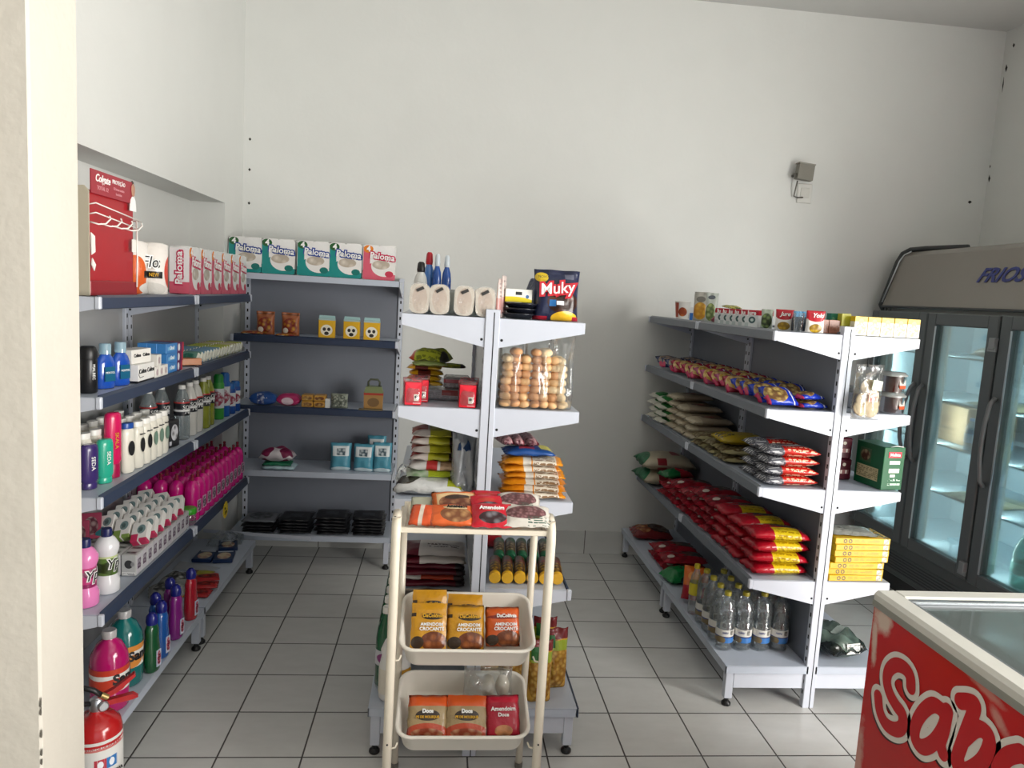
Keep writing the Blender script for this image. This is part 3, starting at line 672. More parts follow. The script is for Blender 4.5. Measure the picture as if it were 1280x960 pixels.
for j in range(11):
    for c in range(4):
        P.put((-1.127 - .0708 * c, 3.478 + .0755 * j, .572), 82, f'magenta bottle, {("front", "second", "third", "rear")[c]} column from the aisle, {ORD[j]} from the near end', 'magenta softener bottles', sc=(.92, .92, 1))
# price burst
g = G(); pts = []
for k in range(32): a = 2 * pi * k / 32; q = .045 if k % 2 else .036; pts.append((q * cos(a), q * sin(a)))
r = thing('price_tag', 'yellow starburst price tag hanging from the rail below the magenta bottles', 'price tag', (-1.066, 3.80, .522), 90)
G().prism([(x, z) for x, z in pts], 1, -.001, .001).build('card', mat('yellow_card', 'e3c51c', .5), r)
text('R$', .016, INKK, r, (-.012, -.0018, .01)); text('2,99', .022, INKK, r, (.0, -.0018, -.014))

# --- base shelf, near unit
def bigbottle(body, lblc, label, loc):
    r = thing('cleaner_bottle', label, 'bottle', loc, 80)
    G().lathe([(.055, 0), (.062, .008), (.062, .07), (.059, .078), (.062, .086), (.062, .17), (.058, .195), (.040, .232), (.020, .248), (.020, .256)], 28).build('body', body, r)
    G().lathe([(.023, .252), (.024, .275), (.021, .279)], 20).build('cap', clear('pale_clear_cap', 'd8d6d6', .3, .2, .2, 30, .6), r)
    lab_band(.0625, .075, .158, printed('lbl_' + lblc, 'e6e3de', [('rect', -1, 2, .75, 2, lblc), ('ell', .2, .3, .35, .3, lblc), ('epic', .85, .3, .3, .35, '9fc4de', lblc, 30)], 'xz'), r)
    text('Sanol', .05, INKK, r, (.0, -.0650, .118), bend=.064, bold=.0018)
    return r
bigbottle(mat('deep_magenta_liquid', 'b01263', .15, coat=.5), 'c8402a', 'large magenta cleaner bottle behind the fire extinguisher', (-1.10, 2.545, .192))
bigbottle(mat('dark_teal_liquid', '136a68', .15, coat=.5), 'd98c3a', 'large dark teal cleaner bottle next to the magenta one', (-1.115, 2.705, .192))
def swirl(nm, col, label, loc):
    r = thing('detergent_bottle', label, 'bottle', loc, 78)
    prof = [(.030, 0), (.034, .006), (.037, .05), (.034, .10), (.030, .135), (.031, .165), (.024, .182), (.015, .190)]
    G().lathe(prof, 22, sy=.75).build('body', mat(nm, col, .15, coat=.5), r)
    G().lathe([(.020, .186), (.022, .196), (.020, .218), (.010, .230)], 18).build('cap', mat('deep_blue_cap', '1b1f74', .25), r)
    G().box(-.012, .014, -.0292, -.0262, .02, .085).build('front_label', printed('oval_label', 'cdd3e6', [('epic', .5, .5, .45, .45, 'e9ecf4', 'b02a50', 90)], 'xz'), r)
    text('CASA', .016, INKK, r, (.001, -.0298, .05), rot=(R(90), R(-80), 0))
swirl('green_detergent', '14522e', 'small dark green detergent bottle next to the large teal one', (-1.05, 2.79, .192))
swirl('blue_detergent', '17529c', 'blue detergent bottle in front, between the green and purple ones', (-1.055, 2.90, .192))
swirl('blue_detergent', '17529c', 'blue detergent bottle standing behind its twin', (-1.105, 2.975, .192))
swirl('purple_detergent', '7c1a78', 'purple detergent bottle in front, next to the red one', (-1.055, 3.06, .192))
swirl('purple_detergent', '7c1a78', 'purple detergent bottle standing behind its twin', (-1.105, 3.135, .192))
swirl('red_detergent', 'a8182a', 'red detergent bottle, the last before the shelf end', (-1.055, 3.245, .192))
# --- base shelf, far unit
def sbag(nm, label, cat, w, l, t, m, loc, rz=0, seed=1, rot=None, group=None, crimp='y'):
    o = G().pillow(w, l, t, seed, m=0, crimp=crimp).build(nm, m); o.location = loc; o.rotation_euler = rot or (0, 0, R(rz)); return tag(o, label, cat, group)
gb = printed('grey_film_pack', '9b9c98', [('epic', .5, .5, .4, .4, 'c9c9c4', '4a4a48', 40)], 'xy', .25, .8)
sbag('plastic_bag', 'crumpled grey plastic bag on the far base shelf, nearer to the joint', 'bag', .16, .14, .045, gb, (-1.25, 3.50, .192), 20, 3)
sbag('plastic_bag', 'crumpled grey plastic bag on the far base shelf, the farther one', 'bag', .16, .13, .045, gb, (-1.24, 3.64, .192), -10, 4)
rb = printed('red_sachet', 'a8282a', [('rect', -1, .25, -1, 2, 'c9a53a'), ('epic', .6, .5, .3, .3, 'c8402a', '5a1414', 50)], 'xy')
for k, (x, y, z) in enumerate(((-1.12, 3.50, .192), (-1.11, 3.58, .20), (-1.13, 3.66, .204))):
    sbag('sachet', f'flat red sachet on the far base shelf, {ORD[k]} from the near end', 'sachet', .15, .09, .018, rb, (x, y, z), 10 * k, 5 + k, None, 'red sachets')
sbag('sachet', 'flat yellow and brown sachet beyond the red ones', 'sachet', .13, .10, .02, printed('yellow_sachet', 'a8a03a', [('rect', -1, .4, -1, 2, '6a3a20')], 'xy'), (-1.17, 3.73, .192), 0, 9)
o = G().prism([(-1.33, 3.80), (-1.13, 3.80), (-1.10, 3.84), (-1.33, 3.92)], 2, .1925, .196).build('paper_sheet', mat('grey_card', 'a9adb3', .5)); tag(o, 'loose pale card lying across the middle of the far base shelf', 'card')
for k, (x, y) in enumerate(((-1.22, 3.98), (-1.12, 3.98), (-1.15, 4.16))):
    r = thing('sponge_pack', f'flat navy packet with a red picture on the far base shelf, {("near the panel", "near the front edge", "farthest into the corner")[k]}', 'packet', (x, y, .192), 8 * k, 'flat navy packets')
    G().box(-.05, .05, -.07, .07, 0, .02, c=.003).build('wrapper', printed('navy_flat_pack', '16305a', [('epic', .5, .45, .35, .35, 'a83a3a', 'd8c7a6', 30), ('rect', .1, .9, .85, .95, 'd6dbe6')], 'xy'), r)
o = G().box(-.32, .32, -.01, .01, 0, .006).box(-.32, .32, -.01, -.008, .006, .02).build('loose_rail', WH); o.location = (-1.03, 4.325, .207); o.rotation_euler = (0, 0, R(-8)); tag(o, 'loose white metal strip lying over the corner of two base shelves', 'metal strip')
o = G().prism([(0, 0), (.10, .01), (.09, .10), (.03, .14), (-.01, .08)], 2, 0, .03).pillow(.14, .16, .07, 8).build('plastic_wrap', FILM); o.location = (-1.19, 4.20, .192); tag(o, 'crumpled clear plastic wrap under the corner of the left shelves', 'plastic wrap')

# ================================================================== goods: corner unit
r = thing('spice_pouch', 'x', 'pouch')
G().pouch(.105, .135, .05, 3, seal=.16).build('bag', printed('brown_pouch', '9c5a34', [('epic', .5, .42, .4, .34, 'd0a02a', '7a2416', 45), ('rect', -1, 2, .88, .92, '5f3018'), ('ell', .28, .22, .15, .12, 'd6cfc0')], 'xz', .35, .4), r)
P = Proto(r); P.put((-1.03, 4.44, 1.392), 2, 'brown stand-up pouch on the corner unit, the one nearest the left wall', 'brown pouches'); P.put((-.887, 4.44, 1.392), -2, 'brown stand-up pouch on the corner unit, the one nearer the yellow pouches', 'brown pouches')
sbag('pouch', 'flat brown pouch lying at the left end of the dark shelf', 'pouch', .13, .10, .02, MATS['brown_pouch'], (-1.10, 4.42, 1.392), 10, 11, None, 'brown pouches')
sbag('pouch', 'flat brown pouch lying before the second standing brown one', 'pouch', .12, .06, .015, MATS['brown_pouch'], (-.90, 4.39, 1.392), 5, 12, None, 'brown pouches')
r = thing('sweetener_pack', 'x', 'packet')
G().box(-.047, .047, -.022, .022, 0, .115, c=.003).build('pack', printed('yellow_face_pack', 'dcab1e', [('ell', .5, .40, .36, .28, 'e9e4d4'), ('ell', .36, .45, .1, .09, '2a2420'), ('ell', .64, .45, .1, .09, '2a2420'), ('ell', .5, .24, .14, .09, '2a2420'), ('rect', -1, 2, .9, 2, '9fb8b6')], 'xz'), r)
G().prism([(-.047, .115), (.047, .115), (.044, .13), (-.044, .132)], 1, -.003, .003).build('top_seal', mat('pale_teal_seal', '9ec0c0', .4), r)
P = Proto(r)
for k, x in enumerate((-.672, -.528, -.412)): P.put((x, 4.41, 1.392), (2, -2, 1)[k], f'yellow packet with a cartoon-like face and pale top, {("nearest the brown pouches", "between two others alike", "nearest the right post")[k]}', 'yellow packets on the corner unit')
def soft(label, w, h, d, m, loc, rz=0, seed=1, txt=None, nm='wipes_pack', cat='packet'):
    r = thing(nm, label, cat, loc, rz); G().pillow(w, d, h, seed, wr=.05, low=.5).build('pack', m, r)
    if txt: text(txt, h * .4, INKW, r, (0, -d / 2 + .004, h * .5))
    return r
soft('blue soft pack at the left end of the corner unit middle shelf', .16, .075, .10, printed('blue_soft_pack', '1f4d94', [('pic', .3, .55, .1, .9, 'd6dbe6', '1f3a7a', 50)], 'xz', .3, .5), (-1.03, 4.43, .977), 3, 1, 'SYM')
soft('pink soft pack next to the blue one on the middle shelf', .14, .072, .10, printed('pink_soft_pack', 'b02a62', [('ell', .5, .4, .25, .3, 'e6cfd8')], 'xz', .3, .5), (-.885, 4.44, .977), -2, 2, 'Sym')
r = thing('soap_multipack', 'yellow-brown multipack of bars between the pink and grey packs', 'packet', (-.738, 4.43, .977), 1)
for z in (0, .037):
    for x in (-.035, .036): G().box(x - .034, x + .034, -.04, .04, z, z + .036, c=.005).build('bar', printed('ochre_bar_wrap', 'b98a3a', [('epic', .5, .5, .4, .3, 'd6b46a', '6a3c1a', 50)], 'xz'), r)
r = thing('napkin_pack', 'small grey-green netted pack in the middle of the corner unit', 'packet', (-.59, 4.43, .977), 0)
G().pouch(.10, .085, .07, 5, seal=.05).build('net', printed('grey_green_net', '8a9082', [('epic', .5, .5, .45, .45, 'b0b5a6', '4a5046', 70)], 'xz', .4, .6), r)
r = thing('card_box', 'small white card standing beside the grey-green netted pack', 'card', (-.655, 4.40, .977), 5); G().box(-.014, .014, -.01, .01, 0, .055, c=.001).build('card', mat('pale_card', 'c9cbc8', .6), r)
r = thing('sponge_box', 'brown and green card box with carry handle, at the right of the middle shelf', 'box', (-.392, 4.46, .977), 3)
G().prism([(-.055, 0), (.055, 0), (.058, .10), (.045, .135), (-.045, .135), (-.058, .10)], 1, -.035, .035).build('box', printed('brown_green_box', '9a7440', [('rect', -1, 2, .7, 2, '6f7a52'), ('rect', -1, 2, .62, .72, '9a2f22'), ('ell', .5, .3, .3, .2, '6f5330')], 'xz'), r)
G().tube([(-.032, 0, .133), (-.034, 0, .16), (-.022, 0, .175), (.022, 0, .175), (.034, 0, .16), (.032, 0, .133)], .006, 8).build('handle', mat('olive_handle', '4c5240', .5), r)
o = G().box(-.07, .07, -.02, .02, 0, .006).build('card', mat('tan_card', '6f6040', .6)); o.location = (-.40, 4.385, .977); tag(o, 'tan card lying flat before the brown and green box', 'card')
# diapers pack + sanitary packs
sbag('wipes_pack', 'white and maroon soft pack on top of the small pile', 'packet', .20, .13, .075, printed('maroon_soft_pack', 'e1dcdc', [('rect', -1, 2, -1, 2, 'dcd6d8'), ('ell', .22, .3, .2, .28, '7c1f48'), ('ell', .78, .3, .2, .28, '7c1f48'), ('ell', .5, .7, .45, .2, '8a2a52')], 'xy', .3, .4), (-.945, 4.44, .640), -2, 21)
sbag('wipes_pack', 'green soft pack in the middle of the small pile', 'packet', .17, .13, .03, mat('green_soft_pack', '1f7a55', .35), (-.945, 4.45, .612), 4, 22)
sbag('wipes_pack', 'pale blue soft pack at the bottom of the small pile', 'packet', .20, .14, .028, mat('pale_blue_soft_pack', 'b4cfd6', .35), (-.935, 4.45, .592), 0, 23)
r = thing('diaper_pack', 'x', 'packet')
G().pouch(.115, .165, .085, 6, seal=.05, wr=.06).build('bag', printed('teal_white_pack', '4d93a8', [('rect', .12, .88, .55, .9, 'd3dadb'), ('pic', .3, .7, .58, .82, 'd3dadb', '2c4a58', 50), ('ell', .5, .06, .45, .1, 'cfe0e4')], 'xz', .3, .4), r)
P = Proto(r)
P.put((-.575, 4.46, .592), 6, 'teal and white pack on the corner unit, slightly apart from the other two', 'teal packs', sc=(1.1, 1, 1)); P.put((-.435, 4.45, .592), -4, 'teal and white pack on the corner unit, middle of three', 'teal packs'); P.put((-.325, 4.45, .592), 2, 'teal and white pack on the corner unit beside the right post', 'teal packs', sc=(1, 1, 1.08))
P.put((-.37, 4.56, .592), 0, 'teal and white pack standing behind the two right-hand ones', 'teal packs', sc=(1, 1, 1.2))
bk = printed('black_flat_pack', '1b1c20', [('rect', -1, 2, .82, .9, '4a4c52'), ('pic', .3, .7, .3, .6, '1b1c20', '3c3f46', 30)], 'xy', .5, .5, 25)
r = thing('bin_bag_pack', 'x', 'flat pack'); G().pillow(.19, .20, .0185, 4, wr=.08, low=.45).build('pack', bk, r); P = Proto(r)
gt = sbag('newspaper_bundle', 'flat grey printed bundle on top of the first dark stack', 'flat pack', .20, .19, .02, printed('grey_flat_pack', '6d7076', [('epic', .5, .5, .35, .35, '7c8086', '3c3e44', 30)], 'xy', .5, .4), (-1.04, 4.47, .268), 0, 31)
for s, (x, n) in enumerate(((-1.04, 3), (-.83, 5), (-.61, 6), (-.39, 6))):
    for k in range(n):
        P.put((x + .006 * sin(3 * k + s), 4.46 + .006 * cos(5 * k), .2065 + .0185 * k), 3 * sin(2.3 * k + s), f'black flat pack on the corner base shelf, {ORD[s]} stack from the left, {ORD[k]} one up', 'black flat packs in stacks')
# ================================================================== goods: middle gondola
# top, left side: four pale blocks, bottles behind
r = thing('wafer_block_pack', 'x', 'packet')
g = G(); rnd = random.Random(5)
pts = []
for k in range(22):
    a = 2 * pi * k / 22; e = 2.6
    x = .034 * (abs(cos(a)) ** (2 / e)) * (1 if cos(a) > 0 else -1); z = .0505 + .0505 * (abs(sin(a)) ** (2 / 6)) * (1 if sin(a) > 0 else -1)
    pts.append((x * (1 + .03 * rnd.uniform(-1, 1)) * (1 - .12 * (abs(z - .05) / .05) ** 4), max(0, z)))
g.prism(pts, 1, -.075, .075)
g.build('block', printed('pale_crinkle', 'e9dfd0', [('epic', .5, .5, .38, .44, 'eadccb', 'd9bfa9', 18)], 'xz', .6, 1.0, 45), r)
g = G().prism([(x * 1.05, z * 1.03) for x, z in pts], 1, -.0755, -.0745); g.build('sealed_end', clear('thin_film', 'f4f2ee', .3, .2, .8, 60, .25), r)
G().box(-.013, .013, -.078, -.0755, -.005, .005).build('clip_tag', mat('tag_black', '2c2b2a', .6), r, loc=(.0, 0, .083), rot=(0, R(-28), 0))
P = Proto(r)
for k, x in enumerate((-.083, -.0115, .0695, .1455)):
    P.put((x, 2.625, 1.622), 0, f'pale block pack with a dark tag on the gondola top, {ORD[k]} from the left', 'pale block packs', rot=(0, R(2 * (-1) ** k), R(0)))
for k, x in enumerate((-.05, .03, .11)):
    o = G().box(-.028, .028, -.06, .06, 0, .088, c=.01).build('clear_pack', clear('grey_clear', 'c3c8c4', .4, .15, 1, 25, .35)); o.location = (x, 2.80, 1.622); tag(o, f'clear grey wrapped pack behind the pale blocks, {ORD[k]} from the left', 'packet', 'clear wrapped packs')
def slim(body, cap, h, rr, label, loc, lo=.75):
    r = thing('spray_bottle', label, 'bottle', loc)
    G().lathe([(rr * .9, 0), (rr, .006), (rr, h * .55), (rr * .85, h * .68), (rr * .5, h * .78), (rr * .45, h * .80)], 20).build('body', body, r)
    G().lathe([(rr * .55, h * .79), (rr * .6, h * .84), (rr * .5, h * .97), (rr * .3, h)], 16).build('cap', cap, r)
slim(mat('white_bottle', 'dfe0dc', .3), BLACK, .19, .027, 'white bottle with a black cap behind the pale blocks', (-.093, 2.95, 1.622))
slim(mat('blue_bottle', '4d7ec0', .2, coat=.4), mat('red_cap', 'b3182a', .35), .232, .024, 'blue bottle with a red cap on the gondola top', (-.063, 3.0, 1.622))
slim(mat('deep_blue_bottle', '1c4f9f', .2, coat=.4), mat('frosted_cap', 'c9d3da', .3), .225, .018, 'narrow dark blue bottle with a frosted cap next to the red-capped one', (-.03, 2.97, 1.622))
slim(MATS['deep_blue_bottle'], MATS['frosted_cap'], .222, .019, 'narrow dark blue bottle with a frosted cap standing apart to the right', (.008, 2.97, 1.622))
# top, right side
r = thing('cookie_bag', 'large navy bag of chocolate cookies standing at the gondola end', 'bag', (.398, 2.61, 1.622), 2, rot=(R(-4), 0, R(2)))
mk = printed('navy_cookie_bag', '1d2340', [('epic', .62, .36, .34, .22, '6b3a22', '2c1610', 22), ('ell', .16, .84, .14, .10, 'e0c02a'), ('rect', .66, .86, .82, .92, '55586a'), ('ell', .68, .04, .30, .14, 'e6b62a'), ('rect', -1, .3, -1, .07, 'a01a2c'), ('rect', .85, 2, -1, .08, 'a01a2c'), ('rect', .33, .47, .27, .40, '2a6aa8'), ('rect', .48, .64, .30, .38, 'd9dde6')], 'xz', .28, .8, 16)
G().pouch(.165, .178, .075, 9, seal=.08, wr=.14).build('bag', mk, r)
for b_, m_, y_ in ((.0075, INKR, -.0415), (.004, INKR, -.042), (.0004, INKW, -.0432)):
    text('Muky', .056, m_, r, (-.004, y_, .110), rot=(R(90), R(-7), 0), shear=.1, bold=b_, ext=.0004)
text('NOVO', .012, INKK, r, (-.054, -.035, .149))
sbag('cookie_bag', 'second navy cookie bag lying folded behind the standing one', 'bag', .10, .13, .15, mat('navy_film', '1f2a4a', .3, bump=.6), (.36, 2.76, 1.622), 20, 12)
for k in range(3):
    r = thing('food_tray', f'black oval plastic tray on the gondola top, {("bottom", "middle", "top")[k]} of the stack', 'tray', (.268 + .004 * k, 2.62, 1.622 + .018 * k), 3 * k, 'black trays')
    G().lathe([(.045, 0), (.060, .012), (.066, .016), (.066, .019), (.060, .019), (.045, .006)], 28, sx=.95).build('dish', mat('navy_black_plastic', '14161f', .25), r)
r = thing('tea_box', 'white and yellow carton lying on the black trays', 'carton', (.262, 2.64, 1.679), 2)
G().box(-.048, .048, -.04, .04, 0, .046, c=.002).build('box', printed('white_yellow_carton', 'e9e8e0', [('ell', .3, .0, .8, .42, 'e3cf1e'), ('rect', .38, .62, .55, .8, '2a2a2a'), ('ell', .82, .45, .06, .14, '3f6aa0')], 'xz'), r)
for k, x in enumerate((.196, .212)):
    r = thing('card_pouch', f'slim pale upright pouch beside the gondola post, {("nearer to the post", "nearer to the trays")[k]}', 'pouch', (x, 2.60 + .03 * k, 1.652 - .03), 75)
    G().pouch(.07, .135 + .012 * k, .014, 5 + k).build('bag', printed('pale_pink_pouch', 'c9b8b2', [('rect', -1, 2, .1, .5, 'b98a86'), ('lines', .1, .9, .5, .9, '8a7a78', 60)], 'xz'), r)
# shelf two, left side
yg = printed('red_yellow_noodle', '6a2a22', [('rect', -1, .25, -1, 2, 'd09a1c'), ('rect', .62, 2, -1, 2, 'c9a020'), ('epic', .45, .5, .2, .4, '8a3a2a', '2c1412', 40)], 'xy')
for k in range(4):
    sbag('noodle_pack', f'red and yellow noodle pack in the small pile, {ORD[k]} one up', 'packet', .13, .10, .020, yg, (-.055 + .003 * (-1) ** k, 2.80, 1.345 + .020 * k), 3 * (-1) ** k, 40 + k, None, 'noodle packs')
sbag('noodle_pack', 'yellow-green noodle pack lying on top of the pile', 'packet', .15, .12, .055, printed('lime_noodle', 'a7b02c', [('rect', -1, .15, -1, 2, 'c2452a'), ('rect', .8, 2, -1, .4, '2a2a20'), ('lines', .2, .8, -1, 2, '6f7a20', 60)], 'xy', .3, .6), (-.035, 2.80, 1.43), -12, 47)
sbag('noodle_pack', 'green and brown pack just under the yellow-green one', 'packet', .13, .09, .022, printed('green_brown_pack', '7c8a4a', [('epic', .5, .5, .45, .3, '9aa05a', '2f2a1a', 40)], 'xy'), (-.04, 2.76, 1.422), 8, 48)
sbag('noodle_pack', 'narrow yellow-green pack sticking out toward the post', 'packet', .10, .05, .018, MATS['lime_noodle'], (.05, 2.88, 1.406), -4, 49)
o = G().box(-.12, .12, -.10, .10, 0, .038, c=.008).build('wrapped_carton', printed('film_carton', '8d8f94', [('lines', -1, 2, .1, .9, '6a6c72', 50), ('rect', .5, .75, .5, 1, '7a3a3a')], 'xz', .2, .8)); o.location = (.01, 2.80, 1.302); tag(o, 'film-wrapped grey carton lying under the noodle packs', 'carton')
o = G().box(-.05, .05, -.05, .05, 0, .045, c=.008).build('wrapped_carton', printed('film_carton_red', '8c8a8c', [('rect', -1, 2, .5, .8, '8a3a42'), ('lines', -1, 2, .1, .5, '55555a', 70)], 'xz', .2, .8)); o.location = (.065, 2.78, 1.342); tag(o, 'small film-wrapped pack with a red stripe on the grey carton', 'carton')
r = thing('matchbox_pack', 'x', 'box')
RB = printed('bright_red_box', 'd8182e', [('rect', .55, .85, .18, .48, 'e6dccb'), ('ell', .68, .36, .1, .06, '3a1a1a'), ('lines', .5, .95, .04, .14, 'f0c8c8', 90)], 'xz', .3)
G().box(-.029, .029, -.025, .025, 0, .080, c=.002).build('box', RB, r)
G().prism([(-.029, .079), (.029, .079), (.0, .052)], 1, -.0256, -.0252).build('flap', mat('red_flap', 'e62a3c', .35), r)
G().pouch(.070, .096, .060, 3, seal=.05, wr=.04).build('film', FILM, r)
P = Proto(r)
P.put((-.093, 2.585, 1.302), 8, 'bright red wrapped box at the left edge of the gondola shelf', 'bright red boxes'); P.put((-.070, 2.66, 1.302), 5, 'bright red wrapped box just behind the left front one', 'bright red boxes')
P.put((.101, 2.575, 1.302), -3, 'bright red wrapped box next to the gondola post', 'bright red boxes'); P.put((.108, 2.65, 1.302), -3, 'bright red wrapped box behind the one at the post', 'bright red boxes')
# shelf two, right side: bag of bread rolls
ROLL = [mat('bread_' + n, c, .6, var=.22, scale=35) for n, c in (('tan', 'd09a6c'), ('gold', 'dcb07e'), ('pale', 'e6cba2'))]
rs = []
for m_ in ROLL:
    g = G().lathe([(.001, -.014), (.014, -.0125), (.021, -.006), (.0225, 0), (.020, .007), (.013, .0125), (.001, .0145)], 16, sx=1, sy=1.1)
    o = g.build('bread_roll', m_); rs.append(o)
rnd = random.Random(4); used = set(); cx = [.232, .262, .296, .334, .368, .400, .433]
for c in range(7):
    n = 8 if c in (3, 4, 1) else 7
    for k in range(n):
        i = 0 if c in (1, 3) else 2 if c > 5 else rnd.choice((0, 1, 1, 2)); s_ = rs[i]
        for row, yy in enumerate((2.575, 2.635)):
            if row and c % 2: continue
            if i in used: o = s_.copy(); C.objects.link(o)
            else: o = s_; used.add(i)
            o.location = (cx[c] - .004 * sin(k) + .003 * (k if c == 6 else 0) * -1 + .004, yy + .004 * sin(5 * k), 1.3085 + .0145 + k * .0262); o.scale = (.90, 1.0, 1.02)
            o.rotation_euler = (R(rnd.uniform(-8, 8)), R(rnd.uniform(-12, 12)), rnd.random() * 3)
            tag(o, f'small bread roll, {("front", "rear")[row]} layer, {ORD[c]} column from the post, {ORD[k]} up', 'bread roll', 'bread rolls in clear bags')
for o_, i in zip(rs, range(3)):
    if i not in used: bpy.data.objects.remove(o_)
for k, (x, w_) in enumerate(((.250, .090), (.345, .098), (.437, .082))):
    g = G().pouch(w_, .285, .12, 20 + k, seal=.10, wr=.10); o = g.build('bread_bag', FILM); o.location = (x, 2.60, 1.308); tag(o, f'clear bag of bread rolls, {("beside the gondola post", "in the middle", "at the outer end")[k]}', 'bread bag', 'clear bread bags')
# shelf three, left side
wp = printed('white_lime_bag', 'c9bfb8', [('rect', -1, .35, .2, .8, 'a63a34'), ('rect', .40, 2, -1, 2, 'a9a62a'), ('rect', .85, 2, -1, 2, '3a2420')], 'xy', .3, .5)
for k in range(4):
    sbag('flour_bag', f'white, red and lime soft bag in the gondola pile, {ORD[k]} from the top', 'bag', .17, .16, .031, wp, (-.01, 2.74, 1.166 - .030 * k), 2 * (-1) ** k, 60 + k, None, 'white and lime bags')
sbag('flour_bag', 'white bag with a red panel under the lime ones', 'bag', .20, .16, .036, printed('white_red_panel', 'c8c6c2', [('rect', .35, .55, -1, .5, 'a82a2a'), ('pic', .6, .95, -1, .5, '5a3a2a', 'b99a7a', 40)], 'xy', .3, .5), (.0, 2.71, 1.046), -3, 65)
sbag('herb_bag', 'clear bag with green leaves sticking out at its front', 'bag', .20, .15, .03, printed('green_leaf_bag', 'b9c0b4', [('epic', .3, .2, .35, .3, '3f7a2f', 'aab8a0', 30), ('rect', .4, .8, -1, .3, 'a7b82c')], 'xy', .3, .7), (-.01, 2.70, 1.024), 4, 66)
sbag('rice_bag', 'white glossy bag with a black bean picture at the shelf edge', 'bag', .26, .19, .055, printed('white_bean_bag', 'cfd1d0', [('epic', .2, .45, .18, .35, '2a2822', '3f3c32', 60), ('rect', .75, .95, .1, .6, 'a3ab2c')], 'xy', .25, .8), (-.015, 2.66, .972), -4, 67)
o = G().pillow(.07, .12, .05, 70).build('plastic_bag', FILM); o.location = (-.115, 2.80, .975); tag(o, 'crumpled clear bag end behind the rice bag at the shelf edge', 'bag')
r = thing('plastic_bag', 'tall shiny clear bag holding blue items beside the gondola post', 'bag', (.100, 2.63, .973), 0)
G().pouch(.09, .235, .09, 71, seal=.1, wr=.25).build('film', clear('shiny_film', 'cdd3d8', .8, .05, 1.6, 40, .35), r)
for k, (z, w_) in enumerate(((.02, .075), (.09, .06), (.155, .05))): G().pillow(w_, .07, .05, 72 + k, wr=.3).build('blue_item', mat('deep_blue_item', '1f3a60', .4), r, loc=(.0, 0, z))
# shelf three, right side
og = printed('orange_biscuit_bag', 'd98a1a', [('rect', .35, .48, .0, .5, 'd9d2c6'), ('rect', .50, .88, -1, .6, 'dfd5c4'), ('lines', .52, .86, -1, .55, '8a6a4a', 60)], 'xy', .3, .5)
for k in range(6):
    sbag('biscuit_bag', f'orange bag lying on the gondola shelf, {ORD[k]} up from the bottom of the pile', 'bag', .225 + .012 * (k < 3), .15, .0255, og, (.355 + .006 * (k % 2) - .012 * (k > 3), 2.63 + .006 * sin(k), .977 + .0245 * k), 4 * (-1) ** k, 80 + k, None, 'orange bags')
sbag('biscuit_bag', 'blue sealed bag lying on top of the orange bags', 'bag', .19, .12, .03, printed('blue_biscuit_bag', '1c4a8c', [('ell', .85, .5, .15, .3, 'd6cf5a'), ('pic', .3, .6, .2, .8, '1c4a8c', 'a03040', 30)], 'xy', .3), (.335, 2.64, 1.126), 3, 88)
for k, x in enumerate((.245, .285, .335)):
    sbag('biscuit_bag', f'pink and white striped pack on the blue bag, {ORD[k]} from the post', 'packet', .045, .17, .035, printed('pink_striped', 'b58a8c', [('lines', -1, 2, -1, 2, '6a3a44', 40), ('rect', .8, 2, -1, 2, '7c2a36')], 'xy', .3), (x, 2.70, 1.155), 12, 90 + k, None, 'pink striped packs')
# shelf four, left side: long maroon bags
ln = [printed('maroon_white_bag', 'c9c4c0', [('rect', -1, .28, -1, 2, '5a1422'), ('lines', .4, .9, .3, .6, '4a3a3a', 40)], 'xy', .3), printed('maroon_bag', '5c1626', [('rect', .85, 2, -1, 2, '3a3236'), ('pic', .4, .65, .2, .8, '7c2a3a', '3a0c16', 20)], 'xy', .3), printed('maroon_orange_bag', 'c7c2be', [('rect', .33, .83, -1, 2, 'b8452c'), ('rect', .83, 2, -1, 2, '4a4044')], 'xy', .3)]
for k, (i, z) in enumerate(((1, .572), (2, .594), (1, .616), (1, .638), (0, .662), (0, .690))):
    sbag('cereal_bag', f'long maroon and white bag on the low gondola shelf, {ORD[k]} up from the bottom', 'bag', .25, .16, .024, ln[i], (.008, 2.80 + .01 * (k % 2), z), 2 * (-1) ** k, 100 + k, None, 'long maroon bags')
sbag('cereal_bag', 'flat grey bag with a curly print at the front of the low shelf', 'bag', .24, .13, .022, printed('grey_curly', 'a39c90', [('epic', .5, .5, .48, .4, 'b3aca0', '3f3a34', 12)], 'xy', .35), (.0, 2.62, .572), -3, 107)
# shelf four, right side: tubes of biscuits
r = thing('biscuit_roll', 'x', 'biscuit roll')
G().lathe([(.018, 0), (.0215, .003), (.0225, .15), (.018, .155)], 18, M=Matrix.Rotation(R(-90), 4, 'X')).build('wrapper', printed('brown_gold_roll', '4f2f1c', [('rect', -1, 2, -1, .12, 'd9a522'), ('pic', -1, 2, .14, .6, 'b08a2a', '3a2014', 60), ('rect', -1, 2, .66, .74, '7a1f24')], 'xy', .3), r)
G().lathe([(.0215, -.0015), (.0215, .001)], 18, M=Matrix.Rotation(R(-90), 4, 'X')).build('end_disc', mat('yellow_end', 'ddaa2c', .4, var=.15, scale=60), r)
P = Proto(r)
for k in range(6): P.put((.235 + .0465 * k, 2.585, .6475 + .0235), 0, f'yellow-ended biscuit roll on the low shelf, {ORD[k]} from the gondola post', 'yellow-ended biscuit rolls', rot=(R(4), 0, R(-4)))
r = thing('biscuit_roll', 'x', 'biscuit roll')
